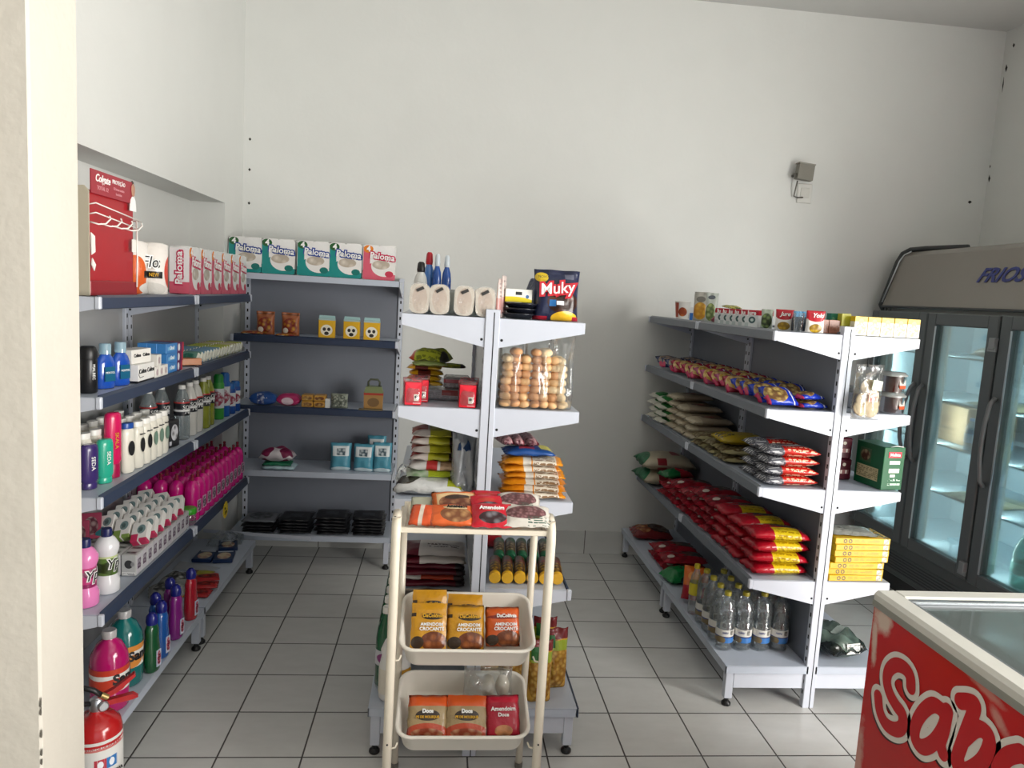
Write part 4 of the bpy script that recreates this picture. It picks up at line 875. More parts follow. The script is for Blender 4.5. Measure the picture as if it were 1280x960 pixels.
G().lathe([(.018, 0), (.0215, .003), (.0225, .15), (.018, .155)], 18, M=Matrix.Rotation(R(-90), 4, 'X')).build('wrapper', printed('green_roll', '8a7456', [('rect', -1, 2, -1, .2, '1f5a3c'), ('pic', -1, 2, .2, .75, 'a08a66', '3a2a1c', 60), ('rect', -1, 2, .75, 2, '1f4a34')], 'xy', .3), r)
P = Proto(r)
for k in range(5): P.put((.265 + .046 * k, 2.785, .671 + .002), 0, f'green-ended biscuit roll in the back row, {ORD[k]} from the post', 'green-ended biscuit rolls', rot=(R(5), 0, R(-4)))
sbag('biscuit_bag', 'red packet lying at the far end behind the biscuit rolls', 'packet', .10, .12, .05, mat('red_packet', 'a01a24', .3), (.25, 3.02, .647), 0, 110)
# base, left side: green bottles and white jug
r = thing('soda_bottle', 'x', 'bottle')
GB = mat('dark_green_bottle', '0f5a34', .15, coat=.5)
G().lathe([(.032, 0), (.040, .008), (.040, .19), (.034, .235), (.018, .272), (.016, .29)], 24).build('body', GB, r)
lab_band(.0405, .09, .15, printed('green_soda_label', 'c7c9cf', [('epic', .6, .5, .5, .4, 'e6e0ea', '8a3a7a', 30)], 'xz'), r); screw_cap(.019, .288, .312, WHT, r)
P = Proto(r)
for k in range(7): P.put((-.155, 2.70 + .093 * k, .192), 0, f'dark green bottle at the gondola base edge, {ORD[k]} from the near end', 'green bottles')
r = thing('bleach_jug', 'white bottle with a yellow-brown print behind the cart leg', 'bottle', (-.115, 2.605, .192), 10)
G().lathe([(.050, 0), (.058, .01), (.058, .13), (.050, .17), (.054, .19), (.040, .225), (.022, .245), (.020, .255)], 26, sy=.75).build('body', mat('white_jug', 'e3e2de', .3), r)
G().lathe([(.024, .253), (.025, .28), (.020, .29)], 18).build('cap', clear('grey_cap_clear', 'c6c8c6', .3, .2, .2, 30, .5), r)
lab_band(.0588, .03, .125, printed('yellow_wave_label', 'dcd6c8', [('epic', .8, .5, .22, .7, 'cf9a2a', '8a5a1a', 10)], 'xz'), r, 1, .75)
# base, right side: pasta bags
pa = printed('pasta_bag', 'd6a23a', [('epic', .5, .42, .48, .42, 'e3bc5a', '9a6a1c', 55), ('rect', -1, 2, .66, .82, '9db03a'), ('rect', -1, 2, .84, 2, '7a2a2c'), ('rect', .1, .4, .70, .9, '2f6a34')], 'xz', .25, .6)
r = thing('pasta_bag', 'x', 'pasta bag'); G().pouch(.095, .235, .07, 13, seal=.12, wr=.15).build('bag', pa, r); P = Proto(r)
for k, (x, y, a, b_) in enumerate(((.235, 2.66, 4, 0), (.330, 2.64, -5, 0), (.425, 2.60, 3, 0), (.500, 2.70, 8, 0), (.47, 2.80, 0, 0), (.37, 2.80, 5, 0), (.27, 2.82, -4, 0))):
    P.put((x, y, .192), 0, f'upright yellow pasta bag on the gondola base, {("beside the post, front row", "second from the post, front row", "third from the post, front row", "outermost one at the aisle", "rear row, outermost", "rear row, middle", "rear row, beside the panel")[k]}', 'pasta bags', rot=(R(b_), 0, R(a)))
# ================================================================== cream cart before the gondola
CREAM = mat('cream_tube', 'e9e0cd', .3, var=.06, scale=20, coat=.3); TUB = mat('cream_tub', 'ebe6db', .4, var=.02)
r = thing('cart', 'cream tubular cart with two tilted tubs, standing before the middle gondola', 'cart', (.127, 2.31, 0))
for x in (-.236, .236):
    lg = G().tube([(x, -.15, .0), (x, -.150, .5), (x, -.150, .96), (x, -.143, .99), (x, -.125, 1.01), (x, -.09, 1.018)], .0145, 12)
    lg.build('front_leg', CREAM, r); fx = x - .012 * (1 if x > 0 else -1)
    bl = G().tube([(fx, .165, .02), (fx, .150, .5), (fx, .135, .97)], .0125, 12).build('rear_leg', CREAM, r)
    G().lathe([(.014, 0), (.0145, .02)], 12, (fx, .165, 0)).build('foot_cap', mat('grey_rubber', '6a675f', .6), bl)
    G().box(x - .012, x + .012, -.146, -.12, 1.0185, 1.0195).lathe([(.003, 0), (.003, .0012)], 8, (x - .005, -.135, 1.0192), 1).lathe([(.003, 0), (.003, .0012)], 8, (x + .005, -.125, 1.0192), 1).build('end_plate', [CREAM, DARK], r)
    for z in (.565, .275):
        s_ = 1 if x < 0 else -1
        G().tube([(x + s_ * .010, -.145, z), (x + s_ * .024, -.138, z), (x + s_ * .030, -.13, z + .012)], .003, 8).build('tub_hook', CREAM, r)
    G().cyl((x, -.1655, .30), (x, -.163, .30), .003, 8).build('rivet', DARK, r)
t = G().box(-.225, .225, -.148, -.134, .974, .990, c=.002).box(-.225, .225, .125, .138, .974, .990, c=.002).box(-.225, -.212, -.14, .13, .974, .988, c=.002).box(.212, .225, -.14, .13, .974, .988, c=.002)
t.box(-.215, .215, -.14, .13, .974, .978); t.build('top_tray', CREAM, r)
def tub(z, zb):
    """tilted rectangular plastic tub, open on top"""
    def rr(w, l, q, rad=.05, n=6):
        o = []
        for (sx_, sy_, a0) in ((1, 1, 0), (-1, 1, 90), (-1, -1, 180), (1, -1, 270)):
            for k in range(n + 1):
                a = R(a0 + 90 * k / n); o.append((sx_ * (w / 2 - rad) + rad * cos(a), sy_ * (l / 2 - rad) + rad * sin(a), q))
        return o
    rings = [rr(.36, .215, -.085, .03), rr(.385, .245, -.075, .04), rr(.415, .268, -.006, .045), rr(.432, .285, -.006, .05), rr(.436, .289, 0, .052), rr(.430, .283, .004, .05), rr(.412, .265, .002, .044), rr(.380, .240, -.073, .038), rr(.355, .21, -.081, .028)]
    vs = [p for q in rings for p in q]; n = len(rings[0]); fs = [[i for i in range(n)], [i + (len(rings) - 1) * n for i in range(n)]]
    for j in range(len(rings) - 1):
        for i in range(n): fs.append((j * n + i, j * n + (i + 1) % n, (j + 1) * n + (i + 1) % n, (j + 1) * n + i))
    tilt = math.atan2(zb - z, .27)
    return G().add(vs, fs, 0, True).build('tub', TUB, r, loc=(0, -.005, (z + zb) / 2), rot=(tilt, 0, 0)), tilt
t1, tl1 = tub(.597, .672); t2, tl2 = tub(.308, .385)
for t_ in (t1, t2):
    md = t_.modifiers.new('bevel', 'BEVEL'); md.width = .002; md.segments = 1; md.limit_method = 'ANGLE'
# goods in the cart
def snack(nm, base, shapes, label, w, h, t, loc, tilt, rz=0, seed=1, txts=(), cat='snack bag', group=None):
    r = thing('snack_bag', label, cat, loc, 0, group, rot=(R(tilt), 0, R(rz)))
    G().pillow(w, h, t, seed, wr=.10, low=.4).build('bag', printed(nm, base, shapes, 'xy', .28, .6, 30), r)
    for s_, sz, m_, x, y, b_ in txts: text(s_, sz, m_, r, (x, y, t * 1.06 + .001), rot=(0, 0, 0), bold=b_, ext=.0015)
    return r
AM = [('epic', .65, .18, .36, .20, 'b0683a', '6a3416', 45), ('ell', .2, .15, .18, .13, '3a2c22'), ('ell', .6, .70, .3, .07, '2f2418'), ('rect', -1, .14, .70, .78, '3a2a1c')]
tm = [('DaColônia', .015, INKG, .012, .031, .0005), ('AMENDOIM', .0135, INKW, .010, .004, .0003), ('CROCANTE', .0145, INKW, .010, -.010, .0004)]
z1 = .558
snack('amber_snack', 'c8901e', AM, 'golden peanut bag at the back left of the upper tub', .115, .155, .025, (-.125 + .127, 2.345, z1 + .078), 62, 2, 1, tm, group='golden peanut bags')
snack('amber_snack', 'c8901e', AM, 'golden peanut bag at the front left of the upper tub', .115, .145, .025, (-.125 + .127, 2.280, z1 + .065), 58, 0, 2, tm, group='golden peanut bags')
snack('amber_snack', 'c8901e', AM, 'golden peanut bag at the back middle of the upper tub', .118, .145, .025, (-.008 + .127, 2.345, z1 + .070), 60, -3, 3, tm, group='golden peanut bags')
snack('amber_snack', 'c8901e', AM, 'golden peanut bag at the front middle of the upper tub', .122, .140, .025, (-.006 + .127, 2.282, z1 + .062), 56, 1, 4, tm, group='golden peanut bags')
snack('orange_snack', 'd05a1e', AM[:2] + [('ell', .5, .72, .45, .05, '8a2a14')], 'orange peanut bag at the right of the upper tub', .115, .125, .028, (.115 + .127, 2.30, z1 + .058), 56, 2, 5, [(s_, z_, (INKW if m_ is INKG else m_), x, y, b_) for s_, z_, m_, x, y, b_ in tm])
z2 = .270
bs = [('rect', -1, 2, .72, 2, 'd85a22'), ('ell', .5, .12, .55, .20, 'b8482c'), ('ell', .5, .50, .30, .13, '3a2e26'), ('epic', .5, .10, .4, .1, 'c9a27a', '8a3a22', 40)]
tb = [('Doce', .016, INKW, .0, .012, .001), ('PE DE MOLEQUE', .010, INKG, .0, -.006, .0004)]
snack('olive_snack', 'a8926a', bs, 'beige bag with an orange top at the left of the lower tub', .13, .13, .030, (-.115 + .127, 2.262, z2 + .052), 48, 0, 6, tb, group='beige snack bags')
snack('olive_snack', 'a8926a', bs, 'beige bag with an orange top in the middle of the lower tub', .13, .13, .030, (.012 + .127, 2.262, z2 + .052), 48, -1, 7, tb, group='beige snack bags')
snack('crimson_snack', 'ad1430', [('rect', -1, 2, .8, 2, 'c21a36'), ('epic', .5, .14, .26, .13, '6a3416', 'c98a5a', 40)], 'crimson peanut bag next to the beige ones in the lower tub', .112, .130, .028, (.130 + .127, 2.262, z2 + .054), 48, 2, 8, [('Amendoim', .018, INKW, 0, .018, .0004), ('Doce', .016, INKW, 0, .0, .0004)])
r = thing('egg_bag', 'clear bag with pale lumps in the back of the lower tub', 'bag', (.127 + .085, 2.355, z2 + .062), 0, rot=(R(-12), 0, 0))
G().pouch(.17, .125, .06, 15, seal=.2, wr=.35).build('film', FILM, r)
for x, z in ((.0, .045), (.05, .045)): G().lathe([(.001, -.036), (.016, -.03), (.024, -.01), (.023, .012), (.014, .032), (.001, .036)], 18).build('lump', mat('pale_dough', 'd9cfbd', .7, var=.12, scale=40, bump=.4), r, loc=(x, 0, z))
# on the top tray
zt = .980
nut = [('epic', .62, .42, .34, .34, 'b58a5a', '7a4a2c', 50), ('ell', .6, .74, .26, .10, 'd9c49a')]
snack('orange_nut', 'd8622a', nut, 'orange and clear nut bag at the front left of the cart top', .145, .085, .030, (-.075 + .127, 2.205, zt + .030), 30, 2, 21, [('Amendoim', .014, INKK, .02, .02, .0004)])
snack('red_orange_stripe', 'd8562a', [('rect', .35, .5, -1, 2, 'e6d6c6'), ('rect', .8, 2, -1, 2, '8a3a22')], 'orange bag with a pale stripe at the left corner of the cart top', .085, .085, .025, (-.155 + .127, 2.205, zt + .030), 30, -8, 22)
snack('orange_clear_nut', 'd9b98a', [('rect', -1, 2, .82, 2, 'd86a22'), ('rect', -1, .1, -1, 2, 'd86a22'), ('epic', .5, .4, .36, .34, 'a87a56', '6a3a26', 50), ('ell', .55, .62, .28, .10, '3a2a20')], 'pale nut bag with orange corners behind the front left ones', .145, .095, .030, (-.062 + .127, 2.29, zt + .045), 30, 8, 23)
snack('clear_pale_card', 'b9bba6', [], 'pale greenish bag at the back left of the cart top', .07, .07, .02, (-.165 + .127, 2.30, zt + .035), 30, 0, 24)
rd = [('epic', .52, .30, .34, .22, '8a8a90', '3a2226', 45), ('ell', .5, .62, .25, .08, 'b83a2a')]
snack('red_nut', 'c4182c', rd, 'red nut bag in front at the middle of the cart top', .125, .095, .030, (.052 + .127, 2.205, zt + .034), 32, -1, 25, [('Amendoim', .017, INKW, .0, .014, .0006)], group='red nut bags')
snack('red_nut', 'c4182c', rd, 'red nut bag behind the front one at the middle of the cart top', .115, .08, .028, (.040 + .127, 2.28, zt + .045), 32, 5, 26, group='red nut bags')
snack('red_nut', 'c4182c', rd, 'red nut bag at the very back of the cart top', .105, .07, .025, (.040 + .127, 2.345, zt + .048), 30, -3, 28, group='red nut bags')
pn = [('epic', .48, .52, .42, .34, 'a5787a', '5f3a3c', 90), ('lines', .5, .98, .02, .30, '3a5a4a', 90)]
snack('clear_peanut', 'd3cdc3', pn, 'clear bag of red-skinned peanuts at the front right of the cart top', .150, .085, .038, (.160 + .127, 2.205, zt + .030), 28, 2, 29, group='red-skinned peanut bags')
snack('clear_peanut', 'd3cdc3', pn, 'clear bag of red-skinned peanuts at the back right of the cart top', .140, .085, .038, (.145 + .127, 2.30, zt + .045), 28, -4, 30, group='red-skinned peanut bags')

# ================================================================== fire extinguisher
r = thing('fire_extinguisher', 'red fire extinguisher with a printed label standing by the near wall end', 'fire extinguisher', (-1.005, 2.235, 0), 40)
XR_ = mat('extinguisher_red', 'b01a1c', .22, coat=.5)
G().lathe([(.066, 0), (.072, .006), (.072, .30), (.066, .325), (.048, .343), (.022, .352), (.018, .362)], 32).build('cylinder', XR_, r)
lb = lab_band(.0725, .045, .292, printed('extinguisher_label', 'd9d8d4', [('rect', -1, 2, .93, .96, 'b01a1c'), ('rect', -1, 2, .88, .905, 'c2706a'), ('lines', .3, .95, .04, .50, '33343a', 105)], 'xz', .4), r)
for x, c_ in ((-.028, 'b03040'), (.006, '2a6fb0')):
    a = x / .073; g = G(); n = 6
    vs = []
    for z in (.20, .235):
        for k in range(n + 1): aa = a + (k / n) * .034 / .073; vs.append((.0733 * sin(aa), -.0733 * cos(aa), z))
    g.add(vs, [(k, k + 1, n + 2 + k, n + 1 + k) for k in range(n)]).build('class_symbol', printed('symbol_' + c_, c_, [('ell', .5, .5, .25, .35, 'e6e8ee')], 'xz'), r)
text('MODO DE USAR', .012, INKK, r, (.012, -.0738, .184), bend=.0735, bold=.0004)
for k, s_ in enumerate(('1- LEVE O EXTINTOR AO LOCAL', '2- PUXE A TRAVA DE SEGURANCA', '3- APONTE O JATO PARA A BASE', '4- APERTE O GATILHO')):
    text(s_, .0075, INKK, r, (.012, -.0738, .168 - .014 * k), bend=.0735)
text('EXTINTOR DE INCÊNDIO', .010, INKR, r, (.0, -.0738, .272), bend=.0735)
G().lathe([(.018, .360), (.02, .375), (.02, .395), (.012, .402)], 18).build('valve', STEEL, r)
G().lathe([(.015, 0), (.016, .004), (.016, .010), (.012, .013)], 20, M=Matrix.Translation((.012, -.018, .378)) @ Matrix.Rotation(R(90), 4, 'X')).build('gauge', [STEEL], r)
G().prism([(.0, .385), (.10, .398), (.115, .385), (.10, .380), (.02, .372)], 1, -.010, .010).build('carry_handle', XR_, r, rot=(0, 0, R(-20)))
G().prism([(-.01, .395), (.05, .425), (.105, .465), (.108, .455), (.06, .412), (.0, .385)], 1, -.010, .010).build('trigger', XR_, r, rot=(0, 0, R(-20)))
G().tube([(-.015, .0, .385), (-.05, -.01, .40), (-.075, -.01, .44), (-.06, -.03, .47), (-.02, -.045, .45), (.0, -.05, .43)], .008, 10).build('hose', BLACK, r)
G().cyl((-.002, -.05, .432), (.016, -.052, .418), .009, 12).build('hose_fitting', mat('brass', 'a08a5a', .35, metal=.7), r)
# ================================================================== goods: right gondola, aisle side
def pos(x, y, z): return (x, y, z)
# top shelf
r = thing('cup_noodle', 'white and orange printed cup at the far end of the long gondola top', 'cup', (1.42, 4.30, 1.622), -30)
G().lathe([(.034, 0), (.045, .10), (.047, .103), (.045, .106), (.001, .107)], 22).build('cup', printed('cup_print', 'd9d6cf', [('rect', -1, .35, .1, .9, 'a8452c'), ('epic', .6, .4, .25, .25, 'd98a3a', '8a3a1a', 30)], 'xz'), r)
r = thing('small_box', 'small blue and white box beside the printed cup', 'box', (1.43, 4.12, 1.622), -20)
G().box(-.022, .022, -.02, .02, 0, .075, c=.002).build('box', printed('blue_white_box', '2a6ab8', [('rect', -1, 2, .55, 2, 'd6d9dc')], 'xz'), r)
r = thing('noodle_pouch', 'tall grey and yellow pouch on the long gondola top', 'pouch', (1.42, 3.98, 1.622), -35); G().pouch(.085, .16, .045, 31).build('bag', printed('grey_yellow_pouch', 'a7a59c', [('epic', .5, .35, .45, .3, 'dcb43a', 'b07a1c', 40), ('ell', .5, .75, .3, .1, '6a6862')], 'xz', .3, .5), r)
r = thing('snack_pouch', 'slim clear and green pouch right beside the grey and yellow one', 'pouch', (1.42, 3.82, 1.622), -35); G().pouch(.065, .155, .04, 32).build('bag', printed('clear_green_pouch', 'b9c0b8', [('epic', .5, .35, .4, .3, 'aebc7a', '5a6a3a', 40), ('ell', .5, .85, .3, .07, '5a5f66')], 'xz', .25, .6), r)
sbag('seasoning_pack', 'small maroon and white packet lying beside the slim pouch', 'packet', .07, .06, .04, printed('maroon_small', '8a2438', [('rect', .4, 2, -1, 2, 'd6cfc6')], 'xy'), (1.42, 3.69, 1.622), 20, 33)
r = thing('gelatin_box', 'x', 'box')
G().box(-.033, .033, -.016, .016, 0, .078, c=.001).build('box', printed('red_top_box', 'd9dcdb', [('rect', -1, 2, .70, 2, 'b0182c'), ('ell', .55, .42, .26, .2, '3a5a5a'), ('ell', .55, .42, .12, .09, 'c9d6cf'), ('rect', -1, .3, -1, .25, 'b9c4c2')], 'xz', .3), r)
text('Jure', .026, INKW, r, (.0, -.0166, .064), bold=.0008)
P = Proto(r)
for k in range(6): P.put((1.405 + .004 * k, 3.62 - .066 * k, 1.622), -52, f'white box with a red top, front row, {ORD[k]} from the far end', 'white boxes with red tops')
for k in range(6): P.put((1.47 + .004 * k, 3.64 - .066 * k, 1.622), -52, f'white box with a red top, back row, {ORD[k]} from the far end', 'white boxes with red tops')
sbag('herb_packet', 'yellow-green packet lying on the red-topped boxes', 'packet', .10, .06, .015, printed('lime_packet', 'b0a84a', [('lines', -1, 2, -1, 2, '3f4a22', 40)], 'xy'), (1.45, 3.62, 1.702), 35, 34, rot=(R(8), 0, R(30)))
r = thing('seasoning_pack', 'green and clear pouch next to the red-topped boxes', 'pouch', (1.445, 3.19, 1.622), -30); G().pouch(.05, .085, .03, 35).build('bag', printed('green_clear_small', 'a9b4a4', [('epic', .5, .4, .45, .4, '8aa85a', '2c3a22', 50)], 'xz'), r)
def whitered(nm, txt, label, loc, rz, w=.075, h=.088):
    r = thing('popcorn_pack', label, 'packet', loc, rz)
    G().pouch(w, h, .03, 36, seal=.06).build('bag', printed(nm, 'e3e0da', [('rect', -1, 2, .62, 2, 'b3182a'), ('ell', .5, .62, .42, .12, 'b3182a'), ('epic', .5, .2, .34, .2, 'dfb62a', '8a6a10', 60)], 'xz', .3), r)
    text(txt, .024, INKW, r, (.004, -.0175, h * .78), shear=.25, bold=.0006)
whitered('white_red_pack', 'Jure', 'white and red packet standing in the middle of the long gondola top', (1.47, 3.07, 1.622), -30)
whitered('white_red_yellow_pack', 'Yoki', 'white and red packet with a yellow picture near the gondola post', (1.52, 2.90, 1.622), -8, .075, .09)
r = thing('glass_cup', 'clear plastic cup between the two white and red packets', 'cup', (1.50, 3.0, 1.622)); G().lathe([(.018, 0), (.024, .075), (.026, .078)], 18).build('cup', PET, r)
r = thing('cocoa_box', 'x', 'box'); G().box(-.024, .024, -.02, .02, 0, .056, c=.001).build('box', printed('brown_small_box', '9a6650', [('lines', .1, .9, .2, .7, '6a3c2a', 90)], 'xz'), r); P = Proto(r)
for k, x in enumerate((1.578, 1.628)): P.put((x, 2.96, 1.622), 0, ('small brown box beside the white and red packet', 'small brown box beside the green one')[k], 'small brown boxes')
r = thing('tea_box', 'small green box next to the gondola post', 'box', (1.655, 3.0, 1.656), 0); G().box(-.024, .024, -.02, .02, 0, .05, c=.001).build('box', printed('green_small_box', '2f7f62', [('lines', .1, .9, .2, .7, '8ac0a0', 90)], 'xz'), r)
r = thing('small_bottle', 'x', 'bottle'); G().lathe([(.014, 0), (.015, .055), (.010, .062)], 14).build('body', mat('dark_small', '26323f', .3), r); G().lathe([(.011, .06), (.011, .082), (.009, .084)], 14).build('cap', mat('light_blue_cap', '5f9cc4', .3), r); P = Proto(r)
for k in range(6): P.put((1.495 + .024 * k, 3.02 + .02 * k if k < 2 else 3.05, 1.622), 0, f'small dark bottle behind the brown boxes, {ORD[k]} from the left', 'small bottles with blue caps')
r = thing('yeast_box', 'x', 'box')
YB_ = printed('pale_yellow_box', 'ece6cf', [('rect', -1, 2, .72, 2, 'dcb81c'), ('ell', .5, .72, .2, .16, 'e8d060'), ('epic', .5, .36, .42, .3, 'efe9d8', 'b8a26a', 90)], 'xz', .3)
G().box(-.0275, .0275, -.018, .018, 0, .078, c=.001).build('box', YB_, r); P = Proto(r)
for k in range(5): P.put((1.712 + .0575 * k, 2.905, 1.622), 0, f'pale yellow box on the fridge side top shelf, {ORD[k]} from the gondola post', 'pale yellow boxes')
r = thing('lime_box', 'yellow-green box beside the pale yellow ones, next to the post', 'box', (1.672, 2.95, 1.6555), 0); G().box(-.02, .02, -.018, .018, 0, .052, c=.001).build('box', mat('lime_card', 'b3b02a', .4, var=.2, scale=60), r)
# snacks on shelf two: two overlapping rows of lying bags
kinds = [('navy_snack', '1b2c58', 'c4a890', '8a7a70', 'dark navy'), ('crimson_gold_snack', '9c1c38', 'e8cc90', 'c09a58', 'crimson and gold'), ('gold_snack', 'a8406a', 'e8cf88', 'b8903a', 'gold and pink'), ('blue_snack', '1a35a8', 'd9c070', '7a5a3a', 'bright blue')]
SK = []
for nm, base, c1, c2, w_ in kinds:
    r = thing('biscuit_pack', 'x', 'biscuit pack')
    G().pillow(.17, .115, .032, len(SK) + 3, wr=.12, crimp='x').build('bag', printed(nm, base, [('epic', .38, .48, .34, .42, c1, c2, 45), ('rect', .80, .84, -1, 2, 'd9dcea'), ('rect', -1, .10, -1, .4, 'c2305a')], 'xy', .2, .7, 30), r); SK.append(Proto(r))
order = [0, 0, 0, 1, 1, 1, 1, 2, 2, 1, 2, 1, 3, 3, 3, 3]
for k in range(16):
    SK[order[k]].put((1.426, 4.50 - k * .102, 1.302 + .034), 0, f'{kinds[order[k]][4]} biscuit pack, {ORD[k]} from the far end of the front row', 'biscuit packs laid overlapping', rot=(R((27, 22, 30)[k % 3]), R((0, 4, -3)[k % 3]), R((5, -8, 10, -4, 8)[k % 5])), sc=(.86, 1.12, 1))
for k in range(13):
    i = (0, 0, 0, 0, 1, 1, 1, 1, 1, 1, 3, 3, 3)[k]
    SK[i].put((1.562, 4.44 - k * .110, 1.302 + .036), 0, f'{kinds[i][4]} biscuit pack, {ORD[k]} from the far end of the back row', 'biscuit packs laid overlapping', rot=(R(27), R(0), R((-4, 3, 5, -3)[k % 4])), sc=(.80, 1.12, 1))
SK[3].put((1.56, 2.965, 1.302), 0, 'bright blue biscuit pack lying nearest to the gondola post', 'biscuit packs laid overlapping', rot=(0, 0, R(8)), sc=(.8, 1, 1))
SK[3].put((1.550, 2.975, 1.337), 0, 'bright blue biscuit pack on top of the one nearest the post', 'biscuit packs laid overlapping', rot=(0, 0, R(14)), sc=(.75, 1, 1))
# shelf three: rice far, beans, yellow bag, red-edged packs near
def bagproto(nm, w, l, t, m, seed=1, crimp='x', name='grain_bag', cat='bag'):
    r = thing(name, 'x', cat); G().pillow(w, l, t, seed, wr=.05, crimp=crimp, low=.4).build('bag', m, r); return Proto(r)
RI = bagproto('rice', .25, .15, .045, printed('white_rice_bag', 'dad8cc', [('ell', .25, .3, .16, .3, '2f7a3a'), ('rect', .5, .8, .2, .6, 'c2b8a8')], 'xy', .35, .5), 3, name='rice_bag')
BE = bagproto('bean', .25, .15, .045, printed('brown_bean_bag', 'a2937e', [('rect', -1, .22, -1, 2, 'b9ad94'), ('epic', .6, .5, .3, .35, '7a6450', '54402f', 70), ('ell', .5, .5, .12, .2, '8a3a2c')], 'xy', .35, .5), 5, name='bean_bag')
FL = bagproto('flower', .25, .15, .038, printed('flowery_bag', 'a8a078', [('epic', .3, .5, .35, .45, 'c2bc96', '5a4a30', 60), ('rect', .55, 2, -1, 2, '6a5a3f')], 'xy', .3, .5), 7, name='bean_bag')
for k in range(4):
    RI.put((1.475, 4.58 - .02 * (k % 2), .972 + .043 * k), 0, f'white rice bag in the farthest pile, {ORD[k]} from the bottom', 'white rice bags', rot=(0, 0, R(5 * (-1) ** k)))
for k in range(4):
    RI.put((1.465, 4.39 - .01 * (k % 2), .972 + .043 * k), 0, f'white rice bag in the pile next to the beige bags, {ORD[k]} from the bottom', 'white rice bags', rot=(0, 0, R(8 - 6 * k)))
for j in range(3):
    for k in range((5, 4, 3)[j]):
        BE.put((1.485, 4.21 - .165 * j, .972 + .043 * k), 0, f'beige-brown bean bag, {ORD[j]} pile past the rice, {ORD[k]} from the bottom', 'beige bean bags', rot=(0, 0, R(6 * (-1) ** k)))
for j in range(3):
    for k in range(2):
        FL.put((1.475, 3.70 - .17 * j, .972 + .037 * k), 0, f'flowery printed bag, {ORD[j]} pile toward the post, {("lower", "upper")[k]} one', 'flowery bags', rot=(0, 0, R(5 * (-1) ** (k + j))))
r = bagproto('yel', .25, .20, .05, printed('mustard_bag', 'a8901e', [('lines', .05, .3, .2, .8, '3a3420', 30), ('rect', .85, 2, -1, 2, '7a6a1c')], 'xy', .25, .6), 9, name='bean_bag'); r.put((1.475, 3.42, 1.050), -4, 'glossy mustard yellow bag lying on the flowery ones')
RE = bagproto('reds', .24, .135, .042, printed('silver_red_pack', '5f6068', [('rect', .34, 2, -1, .34, 'c0281e'), ('lines', .40, .95, .04, .26, 'f0d0b0', 30), ('lines', -1, .3, -1, 2, 'c9cacd', 60), ('ell', .6, .7, .2, .15, 'a8222a'), ('rect', .3, 2, .42, .50, 'b9bcc0')], 'xy', .22, .6), 11, name='coffee_pack')
for j in range(2):
    for k in range(4):
        RE.put((1.490, 2.96 + .15 * j, .972 + .0415 * k), 0, f'silver pack with a red edge, {("nearest pile", "second pile")[j]}, {ORD[k]} from the bottom', 'silver and red packs', rot=(0, 0, R(3 * (-1) ** k)))
# shelf four: big rice bags far, red and yellow bags
BR = bagproto('bigrice', .34, .30, .095, printed('big_rice_bag', 'b5ab94', [('ell', .0, .6, .22, .5, '1f6a44'), ('rect', .28, .45, .02, .16, '8a1f28'), ('rect', .60, .75, .35, .75, '8a1f28')], 'xy', .35, .6, ), 13, name='rice_bag')
BR.put((1.455, 4.50, .572), 2, 'big beige rice bag at the far end of the fourth shelf, lower one', 'big rice bags'); BR.put((1.450, 4.49, .668), -3, 'big beige rice bag at the far end of the fourth shelf, upper one', 'big rice bags')
RY = bagproto('ry', .26, .155, .050, printed('red_yellow_bag', 'ab1426', [('rect', .38, .82, -1, .45, 'd8bc1e'), ('ell', .27, .8, .07, .10, 'e0d6c8'), ('epic', .68, .75, .26, .3, '7a5a3c', '4a3424', 60), ('lines', .42, .8, -1, .40, 'a8860c', 50)], 'xy', .2, .8, 30), 15, name='couscous_bag')
RN = bagproto('rn', .24, .16, .048, printed('red_net_bag', 'a01a2c', [('epic', .3, .5, .35, .5, 'b82a3c', '7a1420', 30), ('epic', .75, .6, .25, .35, '6a4a38', '3a2a20', 60), ('ell', .2, .3, .08, .1, 'd8cfc4')], 'xy', .2, 1.0, 40), 17, name='couscous_bag')
for j in range(3):
    for k in range(4):
        RY.put((1.490 - .004 * j, 2.985 + .165 * j, .572 + .0495 * k), 0, f'red bag with a yellow band, {ORD[j]} pile from the post, {ORD[k]} one up', 'red and yellow bags', rot=(0, 0, R(4 * (-1) ** (k + j))))
for j in range(5):
    for k in range((4, 4, 3, 3, 2)[j]):
        RN.put((1.475 - .004 * j, 3.485 + .17 * j, .572 + .0475 * k), 0, f'plain red bag, {ORD[j]} pile past the yellow-banded ones, {ORD[k]} one up', 'plain red bags', rot=(0, 0, R(6 * (-1) ** (k + j))))
sbag('couscous_bag', 'green and red bag between the big rice bags and the red piles', 'bag', .20, .12, .05, printed('green_red_bag', '1f6a3a', [('rect', .5, 2, -1, 2, '9a1a28')], 'xy', .2, .6), (1.44, 4.225, .672), 15, 120)
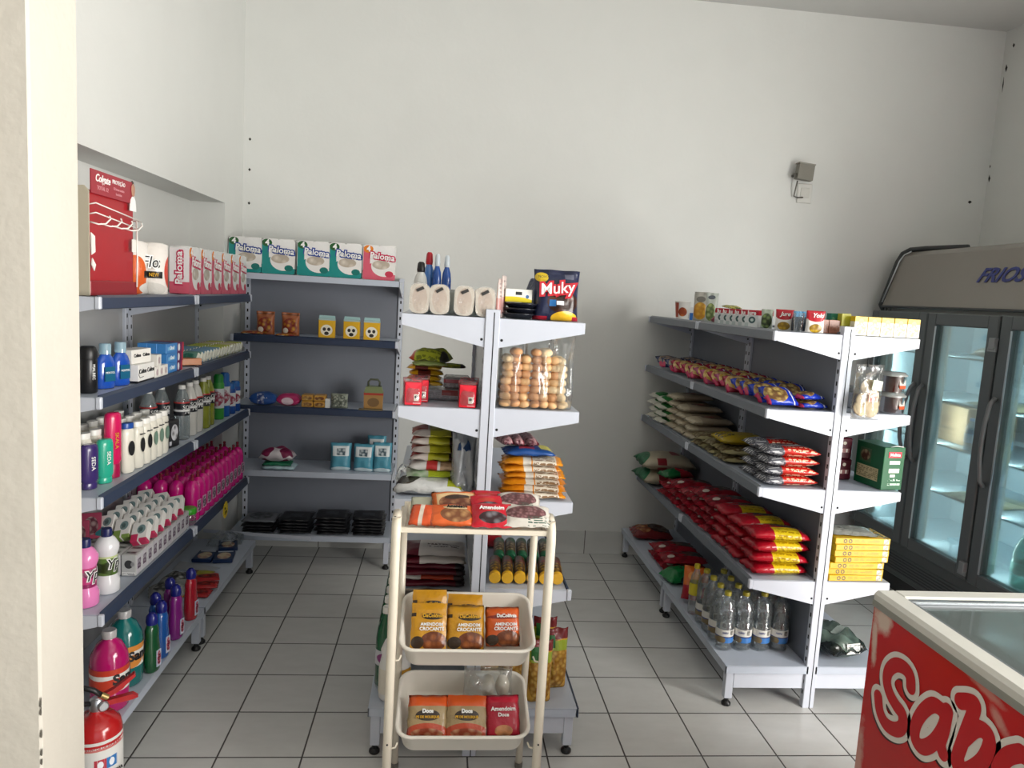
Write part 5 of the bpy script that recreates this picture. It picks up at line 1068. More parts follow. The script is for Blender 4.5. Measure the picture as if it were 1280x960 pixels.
# base shelf
sbag('coffee_pack', 'dark red-brown bag alone at the far end of the base shelf', 'bag', .26, .20, .07, printed('maroon_food_bag', '6a1c20', [('epic', .3, .5, .2, .4, 'b98a5a', '7a3a20', 30), ('epic', .7, .5, .3, .4, '5a3626', '2a1612', 50)], 'xy', .25, .5), (1.42, 4.55, .192), -4, 121)
for j in range(2):
    for k in range(2):
        RN.put((1.44, 4.15 - .17 * j, .192 + .045 * k), 0, f'plain red bag on the base shelf, {("farther", "nearer")[j]} pile, {("lower", "upper")[k]} one', 'plain red bags', sc=(1.1, 1, 1))
sbag('snack_bag', 'shiny bright green bag on the base shelf beside the red ones', 'bag', .17, .14, .075, mat('bright_green_film', '15753a', .2, var=.15, bump=.6), (1.36, 3.80, .192), 12, 124)
sbag('snack_bag', 'navy and yellow bag on the base shelf past the green one', 'bag', .18, .13, .09, printed('navy_yellow_bag', '1b2a5a', [('epic', .4, .5, .3, .3, 'c9a23a', '8a2a20', 30), ('rect', .8, 2, -1, 2, 'c9b42a')], 'xy', .2, .8), (1.43, 3.66, .192), -10, 125)
r = thing('snack_bag', 'orange and red shiny bag standing next to the water bottles', 'bag', (1.345, 3.50, .207), 0, rot=(R(-22), 0, R(-25)))
G().pouch(.13, .17, .07, 126, wr=.2).build('bag', printed('orange_red_bag', 'd86a1e', [('rect', -1, 2, -1, .42, 'a8182a'), ('ell', .5, .7, .3, .15, 'e8953a')], 'xz', .2, .8), r)
r = thing('water_bottle', 'x', 'water bottle')
G().lathe([(.030, 0), (.038, .006), (.0385, .07), (.0385, .13), (.036, .135), (.0385, .14), (.0385, .185), (.033, .212), (.020, .234), (.0145, .24), (.0145, .25)], 26, caps=False).build('body', PET, r)
G().lathe([(.001, .002), (.028, .003), (.035, .008), (.036, .07), (.036, .13), (.036, .18), (.001, .181)], 20, caps=False).build('water', clear('water_body', 'fafcfd', .0, .03, .0, 30, 0), r)
lab_band(.0390, .04, .100, printed('water_label', 'd9d7d0', [('rect', -1, 2, -1, .40, '3f76b8'), ('rect', -1, 2, .40, .48, '232a66'), ('pic', .6, .8, .6, .95, 'b9b6ae', '6a6862', 80), ('ell', .15, .2, .2, .25, '7a6a4a')], 'xz'), r)
text('natural', .016, mat('indigo_ink', '2c3a7a'), r, (-.008, -.0398, .088), bend=.0395, shear=.2)
screw_cap(.0155, .247, .264, mat('olive_cap', 'a69a2c', .35), r); P = Proto(r)
for c, x in enumerate((1.318, 1.402, 1.488, 1.572)):
    for j in range(4):
        if (j == 3 and c > 1): continue
        P.put((x, 3.025 + .088 * j, .192), (5, -8, 3, -4)[c] + 9 * j, f'clear water bottle, {ORD[c]} column from the aisle, {ORD[j]} row from the near end', 'clear water bottles')
r = thing('soda_bottle', 'slim bottle with a yellow cap and label behind the water bottles', 'bottle', (1.305, 3.385, .192))
G().lathe([(.026, 0), (.030, .006), (.030, .15), (.024, .19), (.012, .22), (.012, .235)], 22).build('body', PET, r); lab_band(.0305, .10, .16, mat('yellow_label', 'd6c42a', .35), r); screw_cap(.014, .232, .252, mat('yellow_cap', 'd0bc22', .35), r)
# ================================================================== right gondola, fridge side
r = thing('corn_chip_bag', 'clear bag of pale crackers hanging from a hook on the gondola post', 'bag', (1.735, 2.826, 1.283), 4)
G().pouch(.125, .225, .055, 41, seal=.18, wr=.2).build('film', FILM, r)
G().lathe([(.001, -.01), (.032, -.008), (.038, 0), (.032, .010), (.001, .012)], 18, M=Matrix.Translation((.02, 0, .045)) @ Matrix.Rotation(R(85), 4, 'X')).build('cracker', mat('pale_cracker', 'd8c3a0', .7, var=.15, scale=40, bump=.4), r)
for k, (x, z, a) in enumerate(((-.03, .045, 70), (-.02, .08, 95), (.022, .10, 80), (.0, .135, 100), (.03, .07, 60))):
    G().lathe([(.001, -.006), (.028, -.005), (.032, 0), (.028, .006), (.001, .007)], 16, M=Matrix.Rotation(R(a), 4, 'X')).build('cracker', MATS['pale_cracker'], r, loc=(x, .004 * k - .01, z))
G().box(-.02, .022, -.030, -.026, .125, .165).build('front_label', printed('green_leaf_label', 'c9d6b8', [('epic', .5, .5, .45, .45, '4a8a4a', 'e6e0d0', 70)], 'xz'), r, rot=(0, R(8), 0))
G().box(-.012, .03, -.031, -.028, .075, .115).build('red_print', printed('orange_print', 'd9a08a', [('epic', .5, .5, .45, .45, 'e6c9b8', 'c2583a', 70)], 'xz'), r)
G().tube([(-.01, 0, .215), (-.012, 0, .24), (-.004, .012, .252)], .002, 6).build('hook_wire', DARK, r)
r = thing('dessert_tub', 'x', 'tub')
G().lathe([(.040, 0), (.046, .006), (.052, .068), (.001, .069)], 26).build('filling', mat('dark_caramel', '3a1c14', .35, var=.1), r)
G().lathe([(.041, -.0005), (.0475, .006), (.0535, .07), (.056, .072)], 26, caps=False).build('cup', clear('clear_cup', 'f0f0ee', .5, .05, 0, 30, .0), r)
G().lathe([(.057, .070), (.058, .074), (.056, .078), (.050, .080), (.048, .0855), (.001, .0865)], 26).build('lid', clear('cloudy_lid', 'c6c8c4', .5, .15, .2, 30, .45), r)
G().box(-.018, .018, -.0535, -.0515, .015, .055).build('front_label', printed('orange_white_label', 'd6cfc6', [('rect', -1, 2, -1, .35, 'c2502c'), ('lines', .1, .9, .4, .9, '8a7f76', 40)], 'xz'), r, rot=(R(-5), 0, R(12)))
P = Proto(r)
P.put((1.912, 2.935, 1.302), 14, 'round dark dessert tub with a clear lid, lower one at the shelf end', 'round dessert tubs'); P.put((1.908, 2.935, 1.3895), 8, 'round dark dessert tub with a clear lid, upper one at the shelf end', 'round dessert tubs')
P.put((1.822, 3.03, 1.302), -10, 'round dark dessert tub behind the cracker bag, lower one', 'round dessert tubs'); P.put((1.826, 3.15, 1.302), -6, 'round dark dessert tub standing farthest back on the shelf', 'round dessert tubs')
r = thing('coffee_box', 'green coffee filter box with a red badge on the fridge side shelf', 'box', (1.925, 2.985, .972), 8)
G().box(-.052, .052, -.085, .085, 0, .185, c=.002).build('box', printed('green_box', '0f5a34', [('rect', .38, .62, .3, .36, 'dfe3da'), ('rect', .3, .8, .40, .50, 'e6e6da'), ('rect', .3, .8, .60, .68, 'dfe3da'), ('lines', .3, .9, .1, .3, 'b9cfbf', 60)], 'xz', .3), r)
b = G().box(-.030, .034, -.0865, -.0852, .14, .165).build('badge', mat('badge_red', 'c8283c', .4), r); text('Melitta', .018, INKW, b, (.002, -.0868, .1525), bold=.0003)
G().box(-.0532, -.0522, -.06, .07, .03, .085).build('side_label', printed('beige_side_label', 'c9b98a', [('lines', -1, 2, .1, .9, '6a5a3a', 60)], 'yz'), r)
G().box(-.0532, -.0522, -.01, .06, .10, .16).build('side_picture', printed('cup_picture', '3a5a3a', [('epic', .5, .5, .4, .4, 'c9b98a', '4a2a1a', 40)], 'yz'), r)
G().tube([(-.02, -.082, .186), (.01, -.082, .190), (.042, -.082, .186)], .002, 6).build('torn_edge', mat('torn_white', 'dcdcd6', .7), r)
r = thing('coffee_pack', 'x', 'coffee pack')
G().box(-.04, .04, -.05, .05, 0, .095, c=.006).build('pack', printed('dark_red_pack', '4a1020', [('ell', .5, .75, .1, .08, 'c2b8a8'), ('rect', .25, .8, .3, .5, '8a5a5a'), ('rect', .3, .4, .32, .48, 'd8d0c8'), ('rect', .6, .7, .32, .48, 'd8d0c8')], 'xz', .25), r); P = Proto(r)
P.put((1.800, 3.10, .972), 6, 'dark red coffee pack behind the green box, lower one', 'dark red coffee packs'); P.put((1.795, 3.10, 1.068), 3, 'dark red coffee pack behind the green box, upper one', 'dark red coffee packs')
r = thing('match_carton', 'x', 'carton')
G().box(-.125, .125, -.075, .075, 0, .0265, c=.002).build('carton', printed('yellow_carton', 'd8ac12', [('rect', .88, .97, .1, .9, 'e0dccb'), ('lines', .88, .97, -1, 2, '2a2a22', 160), ('ell', .18, .5, .035, .35, '4a3c10'), ('ell', .18, .5, .018, .18, 'd8ac12'), ('ell', .27, .5, .035, .35, '4a3c10'), ('ell', .27, .5, .018, .18, 'd8ac12'), ('lines', .35, .8, .3, .7, 'a8840c', 30)], 'xz', .3), r)
P = Proto(r)
for k in range(7):
    P.put((1.815 + (.012 if k > 2 else -.004), 2.955, .572 + .0272 * k), (3, -1, 2, 4, 2, 3, 1)[k], f'flat yellow carton in the stack beside the gondola post, {ORD[k]} up', 'flat yellow cartons')
sbag('plastic_wrap', 'crumpled grey film with a dark print on the yellow cartons', 'film', .22, .13, .02, printed('grey_print_film', '9a9b92', [('epic', .2, .5, .2, .4, '4a4c46', 'b9b9ae', 40)], 'xy', .2, 1.0), (1.80, 2.96, .7635), -6, 130)
r = thing('charcoal_tray', 'x', 'packet')
G().pillow(.20, .28, .105, 44, wr=.25, low=.5).build('film', printed('black_green_film', '1c2420', [('epic', .5, .5, .5, .5, '232b28', '5f6f66', 18), ('ell', .6, .4, .2, .06, 'a8b4ac')], 'xy', .18, 1.6, 14), r)
G().box(-.02, .05, -.141, -.138, .02, .065).build('front_label', printed('bar_label', 'd9dad6', [('lines', -1, 2, .2, .9, '1a1a1a', 40)], 'xz'), r, rot=(R(-8), 0, 0))
P = Proto(r); P.put((1.815, 3.03, .192), 12, 'black film-wrapped block with a barcode label on the gondola base'); P.put((1.76, 3.32, .192), -6, 'black film-wrapped block lying behind the one with the visible label', sc=(.8, .8, .7))

# ================================================================== glass door fridge along the right wall
FG = mat('fridge_grey', '4e5455', .35, var=.04); FL_ = mat('fridge_light_grey', '8f8f88', .4, var=.03); FD = mat('fridge_dark', '2c2f30', .45); INN = mat('fridge_liner', 'c9dbe2', .45, var=.02)
HDR = mat('header_taupe', '87827a', .22, var=.02)
r = thing('display_fridge', 'grey three-door glass display fridge along the right wall', 'fridge', (2.85, 3.77, 0))
Y0, Y1 = -.86, .855           # local, near and far end
g = G(); g.box(.03, .70, Y0, Y0 + .05, .12, 1.76); g.box(.03, .70, Y1 - .05, Y1, .12, 1.76); g.box(.66, .70, Y0, Y1, .12, 1.76); g.box(.03, .70, Y0, Y1, .12, .36); g.box(.03, .70, Y0, Y1, 1.74, 1.775); g.box(.16, .70, Y0, Y1, 1.77, 2.08)
g.build('cabinet', FL_, r); G().box(.06, .68, Y0 + .03, Y1 - .03, 0, .12).build('plinth', FD, r)
g = G(); e = .052
for bx in ((.06, .655, Y0 + e - .001, Y0 + e, .36, 1.74), (.06, .655, Y1 - e, Y1 - e + .001, .36, 1.74), (.650, .6595, Y0 + e, Y1 - e, .36, 1.74), (.06, .65, Y0 + e, Y1 - e, .3605, .366), (.06, .65, Y0 + e, Y1 - e, 1.733, 1.739)): g.box(*bx)
g.build('liner', INN, r)
G().box(.0, .03, Y0, Y1, .12, .335, c=.008).box(-.006, .0, Y0 + .06, Y1 - .1, .15, .27, c=.002).build('base_panel', FG, r)
g = G()
for k in range(6): g.box(-.009, -.006, Y0 + .1, Y1 - .15, .165 + .017 * k, .171 + .017 * k)
g.build('vent_grille', FD, r)
# sloped header with rounded dark trim
hp = [(-.012, 1.775), (.0, 1.775), (.13, 2.125), (.12, 2.13), (.105, 2.125)]
G().prism([(.0, 1.775), (.10, 2.10), (.14, 2.13), (.40, 2.13), (.40, 1.775)], 1, Y0 + .02, Y1 - .035).build('header', HDR, r)
G().tube([(.05, Y1 - .012, 1.72), (.005, Y1 - .012, 1.78), (.085, Y1 - .012, 2.06), (.112, Y1 - .018, 2.12), (.14, Y1 - .05, 2.145), (.16, Y1 - .18, 2.148), (.2, Y1 - .5, 2.14)], .016, 10).build('header_trim', FD, r)
G().tube([(-.008, Y1 - .045, 1.80), (.078, Y1 - .045, 2.07), (.10, Y1 - .055, 2.11), (.115, Y1 - .10, 2.13)], .005, 8).build('chrome_line', STEEL, r)
G().box(-.012, .03, Y0 + .02, Y1 - .04, 1.765, 1.78, c=.003).build('header_edge', FD, r)
for y in (Y1 - .09, Y1 - .13): G().box(-.012, .0, y - .012, y + .012, 1.745, 1.765, c=.003).build('bracket_clip', FD, r)
sl = math.atan2(.10, .325)
text('FRIOSTAR', .112, mat('navy_logo', '1c2a72', .4), r, (.049, .0, 1.95), rot=(R(90) - sl * 0, 0, R(-90)), bold=.003, shear=.35, ext=.0008, align='LEFT', sx=1.12).matrix_local = Matrix.Translation((.050, .045, 1.955)) @ Matrix.Rotation(sl, 4, 'Y') @ Matrix.Rotation(R(-90), 4, 'Z') @ Matrix.Rotation(R(90), 4, 'X')
# doors
GLS = clear('door_glass', 'e2ecea', .25, .02, 0, 30, .03)
for k, (a, b_, hs) in enumerate(((.275, .83, -1), (-.285, .268, 1), (-.845, -.300, 1))):
    d = G()
    d.box(-.055, .0, a, a + .075, .35, 1.745, c=.006); d.box(-.055, .0, b_ - .075, b_, .35, 1.745, c=.006); d.box(-.055, .0, a + .07, b_ - .07, .35, .42, c=.006); d.box(-.055, .0, a + .07, b_ - .07, 1.675, 1.745, c=.006)
    d = d.build('door', FG, r)
    G().box(-.035, -.030, a + .07, b_ - .07, .415, 1.68).build('glass_pane', GLS, d)
    G().box(-.058, -.054, b_ - .085, b_ - .075, .42, 1.67).build('bright_strip', STEEL, d)
    hy = a + .035 if hs < 0 else b_ - .035
    G().tube([(-.058, hy, 1.33), (-.082, hy - .0 * hs, 1.30), (-.105, hy - .01 * hs, 1.20), (-.112, hy - .012 * hs, 1.10), (-.105, hy - .01 * hs, 1.0), (-.082, hy, .90), (-.058, hy, .87)], .011, 10).build('handle', mat('handle_grey', '6a6d6e', .35), d)
    he = b_ - .01 if hs < 0 else a + .01
    for z in (.42, 1.60): G().box(-.075, -.05, he - .02, he + .02, z - .03, z + .03, c=.003).box(-.07, -.06, he - .028, he + .028, z - .04, z - .02).build('hinge', mat('hinge_grey', '8a8d8e', .4, metal=.5), d)
for y in (.27, -.292):
    G().box(.03, .07, y - .02, y + .02, .36, 1.74).build('centre_post', INN, r)
# wire-and-glass shelves
SHG = mat('fridge_shelf', 'b8cbd2', .25)
for z in (.70, .98, 1.24, 1.50):
    G().box(.09, .64, Y0 + .06, Y1 - .06, z - .008, z, c=.002).build('shelf', SHG, r)
for y in (-.80, -.292, .27, .79):
    G().box(.072, .090, y - .018, y + .018, .40, 1.70, c=.003).build("lamp_fixture", WHT, r)
fx = 2.85
r = thing('cardboard_box', 'brown cardboard box inside the fridge behind the second door', 'cardboard box', (fx + .38, 4.22, .982), -4)
G().box(-.15, .15, -.27, .27, 0, .22, c=.003).build('box', printed('brown_cardboard', 'a08464', [('rect', .3, .6, .5, .7, '8a6a4c'), ('lines', .2, .7, .2, .4, '6a4c34', 40), ('rect', .6, .9, -1, .12, '9a3a30')], 'yz', .7), r)
G().box(-.004, .004, -.265, .265, .2205, .2215).build('tape', mat('packing_tape', 'b89a70', .3), r)
r = thing('small_water_bottle', 'x', 'water bottle')
G().lathe([(.026, 0), (.030, .005), (.030, .11), (.022, .145), (.012, .16), (.012, .168)], 18).build('body', clear('blue_tint_bottle', 'bfe0f0', .4, .08, .3, 30, .35), r); lab_band(.0305, .045, .095, mat('light_blue_label', '5fb0e0', .35, var=.2, scale=60), r); screw_cap(.013, .166, .182, mat('sky_cap', '3f8fd0', .35), r)
P = Proto(r)
for i in range(4):
    for j in range(2): P.put((fx + .16 + .064 * j, 3.66 + .064 * i, .982), 0, f'small water bottle in the fridge, {("front", "rear")[j]} row, {ORD[i]} from the near end', 'small water bottles in the fridge')
for k, (y, z, x) in enumerate(((3.75, 1.502, .30), (3.72, 1.242, .28), (3.78, .702, .26), (3.25, 1.242, .28))):
    sbag('frozen_pack', ('pale folded bread pack on the top fridge shelf', 'flat yellowish pack on the fridge shelf below the bread', 'flat yellowish pack on the lowest fridge shelf', 'flat yellowish pack behind the third fridge door')[k], 'packet', .34, .34, (.09, .03, .03, .03)[k], printed(('beige_bread_pack', 'yellow_flat_pack')[k > 0], ('b5a58a', 'b5b08a')[k > 0], [('lines', -1, 2, .1, .9, '8a7a5c', 30), ('epic', .5, .5, .4, .4, 'c9c4a0', '9a9a70', 25)], 'xy', .3, .6), (fx + x, y, z), 5 * k, 140 + k)
for k in range(3):
    sbag('frozen_pack', f'bright yellow packet behind the third fridge door, {ORD[k]} along the shelf', 'packet', .20, .15, .035, printed('yellow_red_frozen', 'd8b820', [('epic', .4, .5, .2, .3, 'c2402a', 'd8b820', 30)], 'xy', .3), (fx + .2, 3.04 + .15 * k, .984), 8 * k, 150 + k, None, 'yellow fridge packets')
r = thing('soda_bottle', 'x', 'bottle')
G().lathe([(.045, 0), (.052, .01), (.052, .17), (.045, .21), (.020, .262), (.016, .275)], 22).build('body', clear('turquoise_bottle', 'bfe4dc', .4, .06, .4, 20, .3), r); lab_band(.0525, .07, .13, mat('aqua_label', '5fc0ae', .35, var=.2, scale=40), r); screw_cap(.018, .272, .295, WHT, r); P = Proto(r)
for i in range(4):
    for j in range(2): P.put((fx + .17 + .12 * j, 3.03 + .115 * i, .368), 0, f'turquoise bottle on the fridge floor, {("front", "rear")[j]} row, {ORD[i]} from the near end', 'turquoise bottles in the fridge')

# ================================================================== red chest freezer in the foreground
FRR = None
m, nt, b, out = _new('worn_red_print')
c1 = mixc(nt, noise(nt, 2.5, 3).outputs[0], lin('b5161c'), lin('cc2420'))
tc = nt.nodes.new('ShaderNodeTexCoord')
def patch(cx_, cy_, rx, ry, ang, th):
    mp = nt.nodes.new('ShaderNodeMapping'); mp.vector_type = 'TEXTURE'; mp.inputs['Location'].default_value = (0, cx_, cy_); mp.inputs['Rotation'].default_value = (R(ang), 0, 0); mp.inputs['Scale'].default_value = (1, rx, ry)
    nt.links.new(tc.outputs['Object'], mp.inputs[0]); sp = nt.nodes.new('ShaderNodeSeparateXYZ'); nt.links.new(mp.outputs[0], sp.inputs[0])
    d = mth(nt, 'SQRT', mth(nt, 'ADD', mth(nt, 'MULTIPLY', sp.outputs[1], sp.outputs[1]), mth(nt, 'MULTIPLY', sp.outputs[2], sp.outputs[2])))
    n = noise(nt, 18, 5, rough=.7).outputs[0]
    v = mth(nt, 'ADD', mth(nt, 'SUBTRACT', 1, d), mth(nt, 'MULTIPLY', mth(nt, 'SUBTRACT', n, .5), 1.1))
    q = nt.nodes.new('ShaderNodeMapRange'); q.inputs['From Min'].default_value = .05; q.inputs['From Max'].default_value = .55; nt.links.new(v, q.inputs[0])
    return mth(nt, 'MULTIPLY', q.outputs[0], th)
cur = c1
for a_ in ((1.925, .825, .05, .05, 0, .9), (1.955, .76, .018, .10, -6, .8), (1.965, .35, .03, .18, 0, .5), (1.52, .845, .09, .016, 10, .35), (1.47, .80, .05, .02, 35, .4), (1.32, .74, .05, .09, 0, .6), (1.87, .64, .02, .015, 0, .3)):
    cur = mixc(nt, patch(*a_), cur, lin('ddcdbb'))
nt.links.new(cur, b.inputs['Base Color']); b.inputs['Roughness'].default_value = .22
WORN = m
r = thing('chest_freezer', 'red chest freezer with white bubble lettering and a glass top', 'freezer', (0, 0, 0))
FX0, FX1, FY0, FY1 = 1.312, 2.02, .85, 1.975
g = G(); g.box(FX0, FX0 + .05, FY0, FY1, .06, .855); g.box(FX1 - .05, FX1, FY0, FY1, .06, .855); g.box(FX0 + .05, FX1 - .05, FY1 - .05, FY1, .06, .855); g.box(FX0 + .05, FX1 - .05, FY0, FY0 + .05, .06, .855); g.box(FX0 + .05, FX1 - .05, FY0 + .05, FY1 - .05, .06, .16)
g.build('body', WORN, r); G().box(FX0 + .03, FX1 - .03, FY0 + .03, FY1 - .03, 0, .06).build('plinth', BLACK, r)
g = G(); e = .0515
g.box(FX0 + e - .001, FX0 + e, FY0 + e, FY1 - e, .161, .86); g.box(FX1 - e, FX1 - e + .001, FY0 + e, FY1 - e, .161, .86); g.box(FX0 + e, FX1 - e, FY1 - e, FY1 - e + .001, .161, .86); g.box(FX0 + e, FX1 - e, FY0 + e - .001, FY0 + e, .161, .86); g.box(FX0 + e, FX1 - e, FY0 + e, FY1 - e, .161, .165)
g.build('liner', mat('freezer_liner', 'b9bdbc', .5), r)
rim = mat('worn_white_rim', 'd6d5cd', .35, var=.08, scale=10)
g = G(); H0, H1 = .852, .902
g.box(FX0 - .006, FX0 + .062, FY0 - .006, FY1 + .006, H0, H1, c=.010); g.box(FX1 - .062, FX1 + .006, FY0 - .006, FY1 + .006, H0, H1, c=.010); g.box(FX0 + .05, FX1 - .05, FY1 - .056, FY1 + .006, H0, H1, c=.010); g.box(FX0 + .05, FX1 - .05, FY0 - .006, FY0 + .056, H0, H1, c=.010)
g.build('rim', rim, r)
G().box(FX0 - .0075, FX0 - .004, FY0, FY1, H0 + .002, H0 + .022, c=.001).build('rim_trim', mat('grey_trim', '8f9088', .4), r)
ALU = mat('aluminium_track', 'b9bec2', .25, metal=.8)
g = G(); g.box(FX0 + .062, FX1 - .062, FY1 - .075, FY1 - .056, H0 + .01, H1 - .004, c=.002).build('track', ALU, r)
G().box(FX0 + .060, FX0 + .072, FY0 + .05, FY1 - .06, H0 + .01, H1 - .006, c=.002).build('track', ALU, r); G().box(FX1 - .072, FX1 - .060, FY0 + .05, FY1 - .06, H0 + .01, H1 - .006, c=.002).build('track', ALU, r)
GL2 = clear('lid_glass', 'b9c4c2', .5, .03, 0, 30, .25, gcol='d0d8d6')
for (a_, b2, z) in ((FY1 - .62, FY1 - .08, .880), (FY0 + .06, FY1 - .56, .870)):
    l = G().box(FX0 + .072, FX1 - .072, a_, b2, z, z + .005).build('glass_lid', GL2, r)
    G().box(FX0 + .072, FX1 - .072, b2 - .012, b2 + .004, z - .003, z + .009, c=.002).build('lid_edge', mat('lid_edge_grey', '6a6e70', .4), l)
# bubble lettering on the long side, rising gently
BUB = {'S': [[(1.771, .711), (1.780, .738), (1.807, .747), (1.842, .737), (1.869, .707), (1.873, .673), (1.853, .645), (1.821, .629), (1.791, .620), (1.785, .588), (1.812, .562), (1.855, .553), (1.887, .572), (1.902, .607)]],
       'a': [[(1.643, .719), (1.679, .714), (1.713, .674), (1.733, .625), (1.728, .588), (1.698, .584), (1.661, .621), (1.635, .676), (1.629, .721)], [(1.627, .728), (1.630, .679), (1.637, .637), (1.624, .617)]],
       'b': [[(1.590, .776), (1.557, .793), (1.541, .790), (1.554, .733), (1.567, .676), (1.575, .628), (1.560, .610)], [(1.559, .699), (1.528, .743), (1.495, .752), (1.484, .730), (1.497, .681), (1.530, .635), (1.558, .613)]],
       'o': [[(1.396, .768), (1.428, .739), (1.449, .696), (1.446, .664), (1.418, .655), (1.383, .682), (1.358, .727), (1.364, .764), (1.396, .768)]],
       'r': [[(1.318, .800), (1.300, .770), (1.312, .720), (1.322, .672)], [(1.302, .760), (1.275, .800), (1.250, .806)]]}
def smooth(pts):
    P_ = []
    for i in range(len(pts) - 1):                       # Catmull-Rom smoothing
        p0, p1, p2, p3 = pts[max(i - 1, 0)], pts[i], pts[i + 1], pts[min(i + 2, len(pts) - 1)]
        for k in range(5):
            t = k / 5; P_.append(tuple(.5 * (2 * b_ + (c_ - a_) * t + (2 * a_ - 5 * b_ + 4 * c_ - d_) * t * t + (3 * b_ - a_ - 3 * c_ + d_) * t ** 3) for a_, b_, c_, d_ in zip(p0, p1, p2, p3)))
    return P_ + [pts[-1]]
def segd(p, a, b):
    dx, dy = b[0] - a[0], b[1] - a[1]; L = dx * dx + dy * dy
    t = 0 if L == 0 else max(0, min(1, ((p[0] - a[0]) * dx + (p[1] - a[1]) * dy) / L))
    return math.hypot(p[0] - a[0] - t * dx, p[1] - a[1] - t * dy)
def blob(strokes, w, x, h=.0045):
    """one even sheet covering everything within w of the pen strokes"""
    segs = [(a, b) for s_ in strokes for a, b in zip(s_, s_[1:])]
    ys = [p[0] for s_ in strokes for p in s_]; zs = [p[1] for s_ in strokes for p in s_]
    y0, z0 = min(ys) - w - 2 * h, min(zs) - w - 2 * h; ny, nz = int((max(ys) + w + 2 * h - y0) / h) + 1, int((max(zs) + w + 2 * h - z0) / h) + 1
    F = [[w - min(segd((y0 + i * h, z0 + k * h), a, b) for a, b in segs) for k in range(nz + 1)] for i in range(ny + 1)]
    g = G()
    for i in range(ny):
        for k in range(nz):
            c = [(i, k), (i + 1, k), (i + 1, k + 1), (i, k + 1)]; v = [F[a][b] for a, b in c]
            if max(v) <= 0: continue
            poly = []
            for q in range(4):
                a, b = c[q], c[(q + 1) % 4]; fa, fb = v[q], v[(q + 1) % 4]
                if fa > 0: poly.append((x, y0 + a[0] * h, z0 + a[1] * h))
                if (fa > 0) != (fb > 0):
                    t = fa / (fa - fb); poly.append((x, y0 + (a[0] + t * (b[0] - a[0])) * h, z0 + (a[1] + t * (b[1] - a[1])) * h))
            if len(poly) > 2: g.add(poly, [list(range(len(poly)))], 0)
    return g
for ch, st in BUB.items():
    st = [smooth(s_) for s_ in st]
    for m_, w_, x_, oy, oz in ((mat('lettering_shadow', '3a1512', .4), .0315, .0012, .006, -.011), (mat('lettering_white', 'e2dcd2', .4, var=.05), .0350, .0020, 0, 0), (mat('lettering_red', 'c2161e', .3), .0200, .0028, 0, 0)):
        blob([[(y + oy, z + oz) for y, z in s_] for s_ in st], w_, FX0 - x_).build('letter', m_, r)
# ================================================================== on the back wall
r = thing('emergency_light', 'small grey lamp box mounted on the back wall', 'wall lamp', (2.275, YB, 2.60), 0)
G().prism([(-.045, .055), (.055, .045), (.048, -.055), (-.055, -.045)], 1, -.085, -.035).build('lamp_box', mat('lamp_box_grey', '7d7a70', .5), r)
G().prism([(-.052, .058), (.058, .048), (.056, .040), (-.053, .050)], 1, -.090, -.035).build('hood', mat('hood_grey', '8f8c82', .5), r)
G().cyl((-.05, -.06, -.02), (-.05, .0, -.02), .008, 10).build('wall_arm', mat('arm_grey', '55534c', .5), r); G().box(-.07, -.035, -.065, -.055, -.035, -.01, c=.002).build('swivel', MATS['arm_grey'], r)
r = thing('wall_outlet', 'white outlet plate under the grey wall lamp', 'outlet', (2.315, YB, 2.475), 0)
G().box(-.05, .05, -.010, 0, -.062, .062, c=.004).build('plate', mat('plate_white', 'd6d5cf', .4), r); G().box(-.03, .03, -.014, -.009, -.028, .035, c=.002).build('insert', mat('insert_white', 'cbcac3', .4), r)
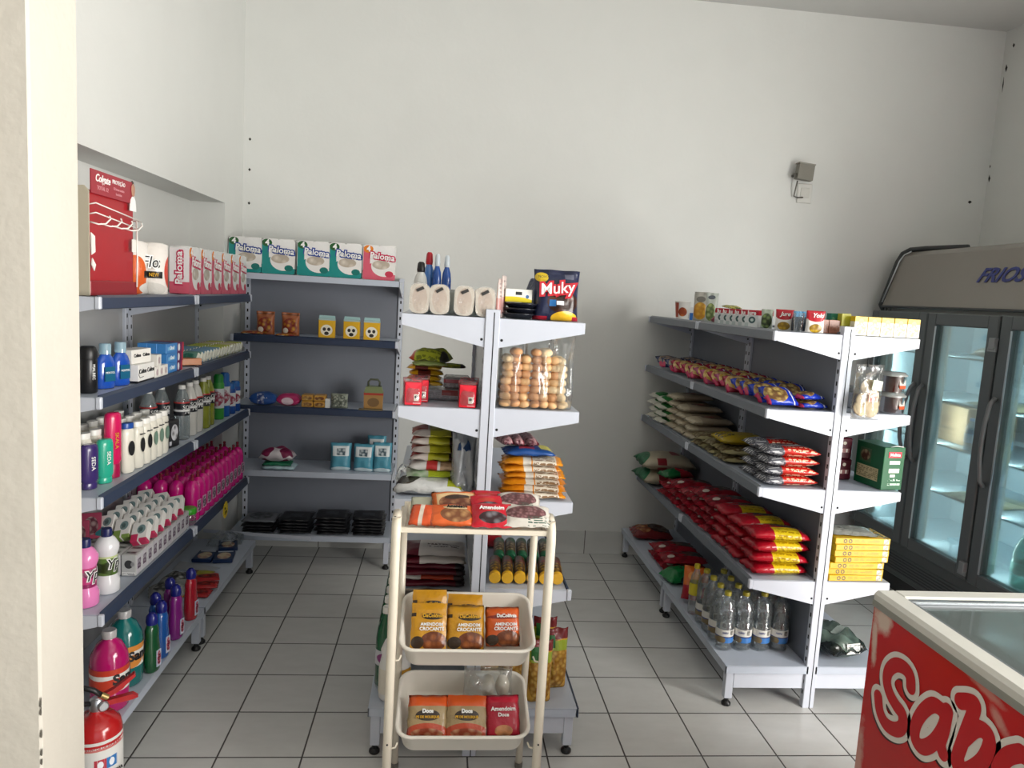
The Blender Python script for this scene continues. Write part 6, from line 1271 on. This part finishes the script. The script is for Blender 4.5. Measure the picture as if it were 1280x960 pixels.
tag(G().tube([(2.238, YB - .05, 2.545), (2.236, YB - .04, 2.50), (2.238, YB - .02, 2.45), (2.262, YB - .03, 2.442), (2.30, YB - .02, 2.447)], .0045, 8).build('cord', mat('cord_grey', '5a574f', .5)), 'short grey cord running from the wall lamp to the outlet', 'cord')
# ------------------------------------------------------------------ light, camera
def area(name, loc, rot, sx, sy, power, col):
    l = bpy.data.lights.new(name, 'AREA'); l.shape = 'RECTANGLE'; l.size = sx; l.size_y = sy; l.energy = power; l.color = col
    o = bpy.data.objects.new(name, l); C.objects.link(o); o.location = loc; o.rotation_euler = rot
    return o
area('door_daylight', (XR - .02, -.2, 1.32), (0, R(90), 0), 2.5, 2.7, 370, (1, .97, .92))
area('front_fill', (1.85, YF + .02, 1.38), (R(90), 0, 0), 2.8, 2.7, 16, (.95, .97, 1))  # weak fill lamp added behind the camera, no known source there
for k, (y, e_) in enumerate(((3.77 + .27, 9), (3.77 - .292, 9), (3.77 + .77, 5), (3.77 - .78, 5))):
    area('fridge_lamp', (2.85 + .095, y, 1.05), (0, R(-90), 0), 1.25, .03, e_, (.86, .96, 1))
w = bpy.data.worlds.new('sky'); S.world = w; w.use_nodes = True
w.node_tree.nodes['Background'].inputs[0].default_value = (.75, .85, 1, 1); w.node_tree.nodes['Background'].inputs[1].default_value = .5

f, pitch, yaw, roll = 919.47, .119026, .0988535, -.0586118
cy, sy, cp, sp_, cr, sr = cos(yaw), sin(yaw), cos(pitch), sin(pitch), cos(roll), sin(roll)
right = Vector((cy, -sy, 0)); fw0 = Vector((sy, cy, 0)); up = Vector((0, 0, 1))
fwd = cp * fw0 - sp_ * up; down = -(sp_ * fw0 + cp * up)
rr = cr * right + sr * down; dd = -sr * right + cr * down
cd = bpy.data.cameras.new('camera'); co = bpy.data.objects.new('camera', cd); C.objects.link(co)
cd.sensor_width = 36; cd.lens = f / 1280 * 36; cd.clip_start = .05
M = Matrix((rr, -dd, -fwd)).transposed().to_4x4(); M.translation = Vector((0, 0, 1.7)); co.matrix_world = M
S.camera = co
S.view_settings.view_transform = 'Standard'; S.view_settings.look = 'None'; S.view_settings.gamma = 1; S.view_settings.use_curve_mapping = False
S.view_settings.exposure = 0
